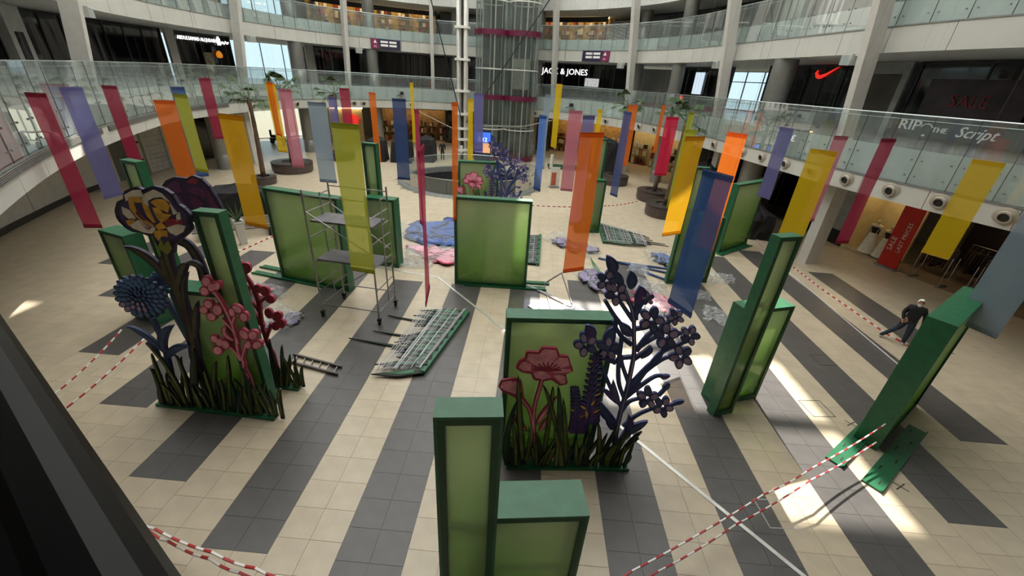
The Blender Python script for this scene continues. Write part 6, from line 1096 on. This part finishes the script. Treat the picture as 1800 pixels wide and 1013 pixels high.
stand = dict(legL=((-0.10, -0.02, 0.50), (-0.11, 0.02, 0.08), (0, -0.14)), legR=((0.11, -0.05, 0.50), (0.13, -0.02, 0.08), (0, -0.14)), armL=((-0.27, 0.02, 1.15), (-0.27, -0.06, 0.90)), armR=((0.27, 0.02, 1.15), (0.27, -0.06, 0.90)))
person('walking man with white hair and beard in black jacket and jeans', (13.55, 12.85, 0), R(-36), walk, m_jac, m_jean, m_skin, m_shoe, m_whair, 1.0, True, bulk=1.22)
person('distant person in dark clothes standing left of the white mast', (-8.94, 41.6, 0), 0, stand, m_jac, m_jac, m_skin, m_blackmatt, mat('dark_hair', (24, 20, 18), 0.8), 1.03)
m_man = mat('mannequin_cream', (214, 200, 176), 0.4, var=0.04); m_gown = mat('white_gown', (232, 228, 218), 0.7, var=0.12, scale=9); m_top = mat('black_bodice', (26, 22, 22), 0.7)
def mannequin(label, loc, rz, gown_len, seed, sc=1.0):
    t = person(label, loc, rz, stand, m_man, m_man, m_man, m_man, None, sc, name='mannequin', cat='mannequin'); rnd = random.Random(seed); mb = MB(); prof = [(0.17, 1.08), (0.19, 0.98), (0.23, 0.8), (0.28, 0.45), (0.33, 1.08-gown_len)]
    for r, z in prof:
        for k in range(24): a = 2*math.pi*k/24; f = 1+0.08*math.sin(k*3)*(1.1-z); mb.v.append((r*f*math.cos(a), r*f*0.85*math.sin(a), z))
    for i in range(4):
        for k in range(24): k2 = (k+1) % 24; mb.f.append((i*24+k, i*24+k2, (i+1)*24+k2, (i+1)*24+k)); mb.m.append(0)
    mb.build('skirt', m_gown, t, True); mb = MB(); mb.lathe((0, 0, 0), [(0.175, 1.06), (0.17, 1.16), (0.2, 1.3), (0.19, 1.38)], 20, sy=0.8); mb.build('bodice', m_top, t, True)
mannequin('tall mannequin in long white skirt and dark top, left one in the lit bay', (18.72, 22.0, 0.12), R(-60), 1.0, 1, 1.12); mannequin('mannequin in long white skirt and dark top next to the red sale banner', (18.98, 21.35, 0.12), R(-60), 1.0, 2, 1.05)
mannequin('mannequin in short pale skirt at the near end of the dim shop', CP(1.55, 6.0, 0.33), R(-60), 0.5, 3)
t = thing('mannequin_plinth', 'low chrome framed plinth under the short skirted mannequin', 'plinth', CP(1.55, 6.0, 0.025), ANG(1.55)); mb = MB(); mb.box((0, 0, 0.27), (0.9, 0.7, 0.06)); mb.build('top', m_white, t)
for x in (-0.4, 0.4):
    for y in (-0.3, 0.3): mb = MB(); mb.tube([(x, y, 0), (x, y, 0.25)], 0.02, 6); mb.build('leg', m_chrome, t)
# ---------------------------------------------------------------- near black ledge at the viewer's own balcony
m_ledge = mat('satin_black_coping', (7, 7, 8), 0.42, var=0.1, spec=0.16)
t = thing('black_ledge', 'satin black ledge with rounded lip at the lower left corner', 'ledge', (-0.8, 0.46, 6.9))
E0, E1 = Vector((-2.05, 1.24, 0)), Vector((0.15, -0.07, 0)); dv = (E1-E0).normalized(); nv = Vector((dv.y, -dv.x, 0))     # nv points back towards the near left
mb = MB(); prof = [(0.0, -0.12), (-0.012, -0.06), (0.0, 0.0), (0.02, 0.02), (0.05, 0.026), (0.09, 0.018), (0.11, 0.004), (0.14, -0.004), (1.2, -0.03), (1.2, -0.12)]
pa = [E0+nv*a+Vector((0, 0, 6.98+b)) for a, b in prof]; pb = [E1+nv*a+Vector((0, 0, 6.98+b)) for a, b in prof]; mb.prism([tuple(p) for p in pa], [tuple(p) for p in pb]); o = mb.build('coping', m_ledge, t); o.matrix_parent_inverse = Matrix.Translation(-Vector(t.location))
mb = MB(); c0, c1 = E0+nv*0.03, E1+nv*0.03; q_ = [(E0+nv*0.03), (E1+nv*0.03), (E1+nv*0.08), (E0+nv*0.08)]; mb.prism([(p.x, p.y, 6.1) for p in q_], [(p.x, p.y, 6.88) for p in q_]); o = mb.build('apron', m_blackmatt, t); o.matrix_parent_inverse = Matrix.Translation(-Vector(t.location))
mb = MB(); q_ = [E0, E1, E1+nv*4, E0+nv*4]; mb.prism([(p.x, p.y, 5.9) for p in q_], [(p.x, p.y, 6.1) for p in q_]); struct(mb.build('floor_near_gallery', m_upfloor))
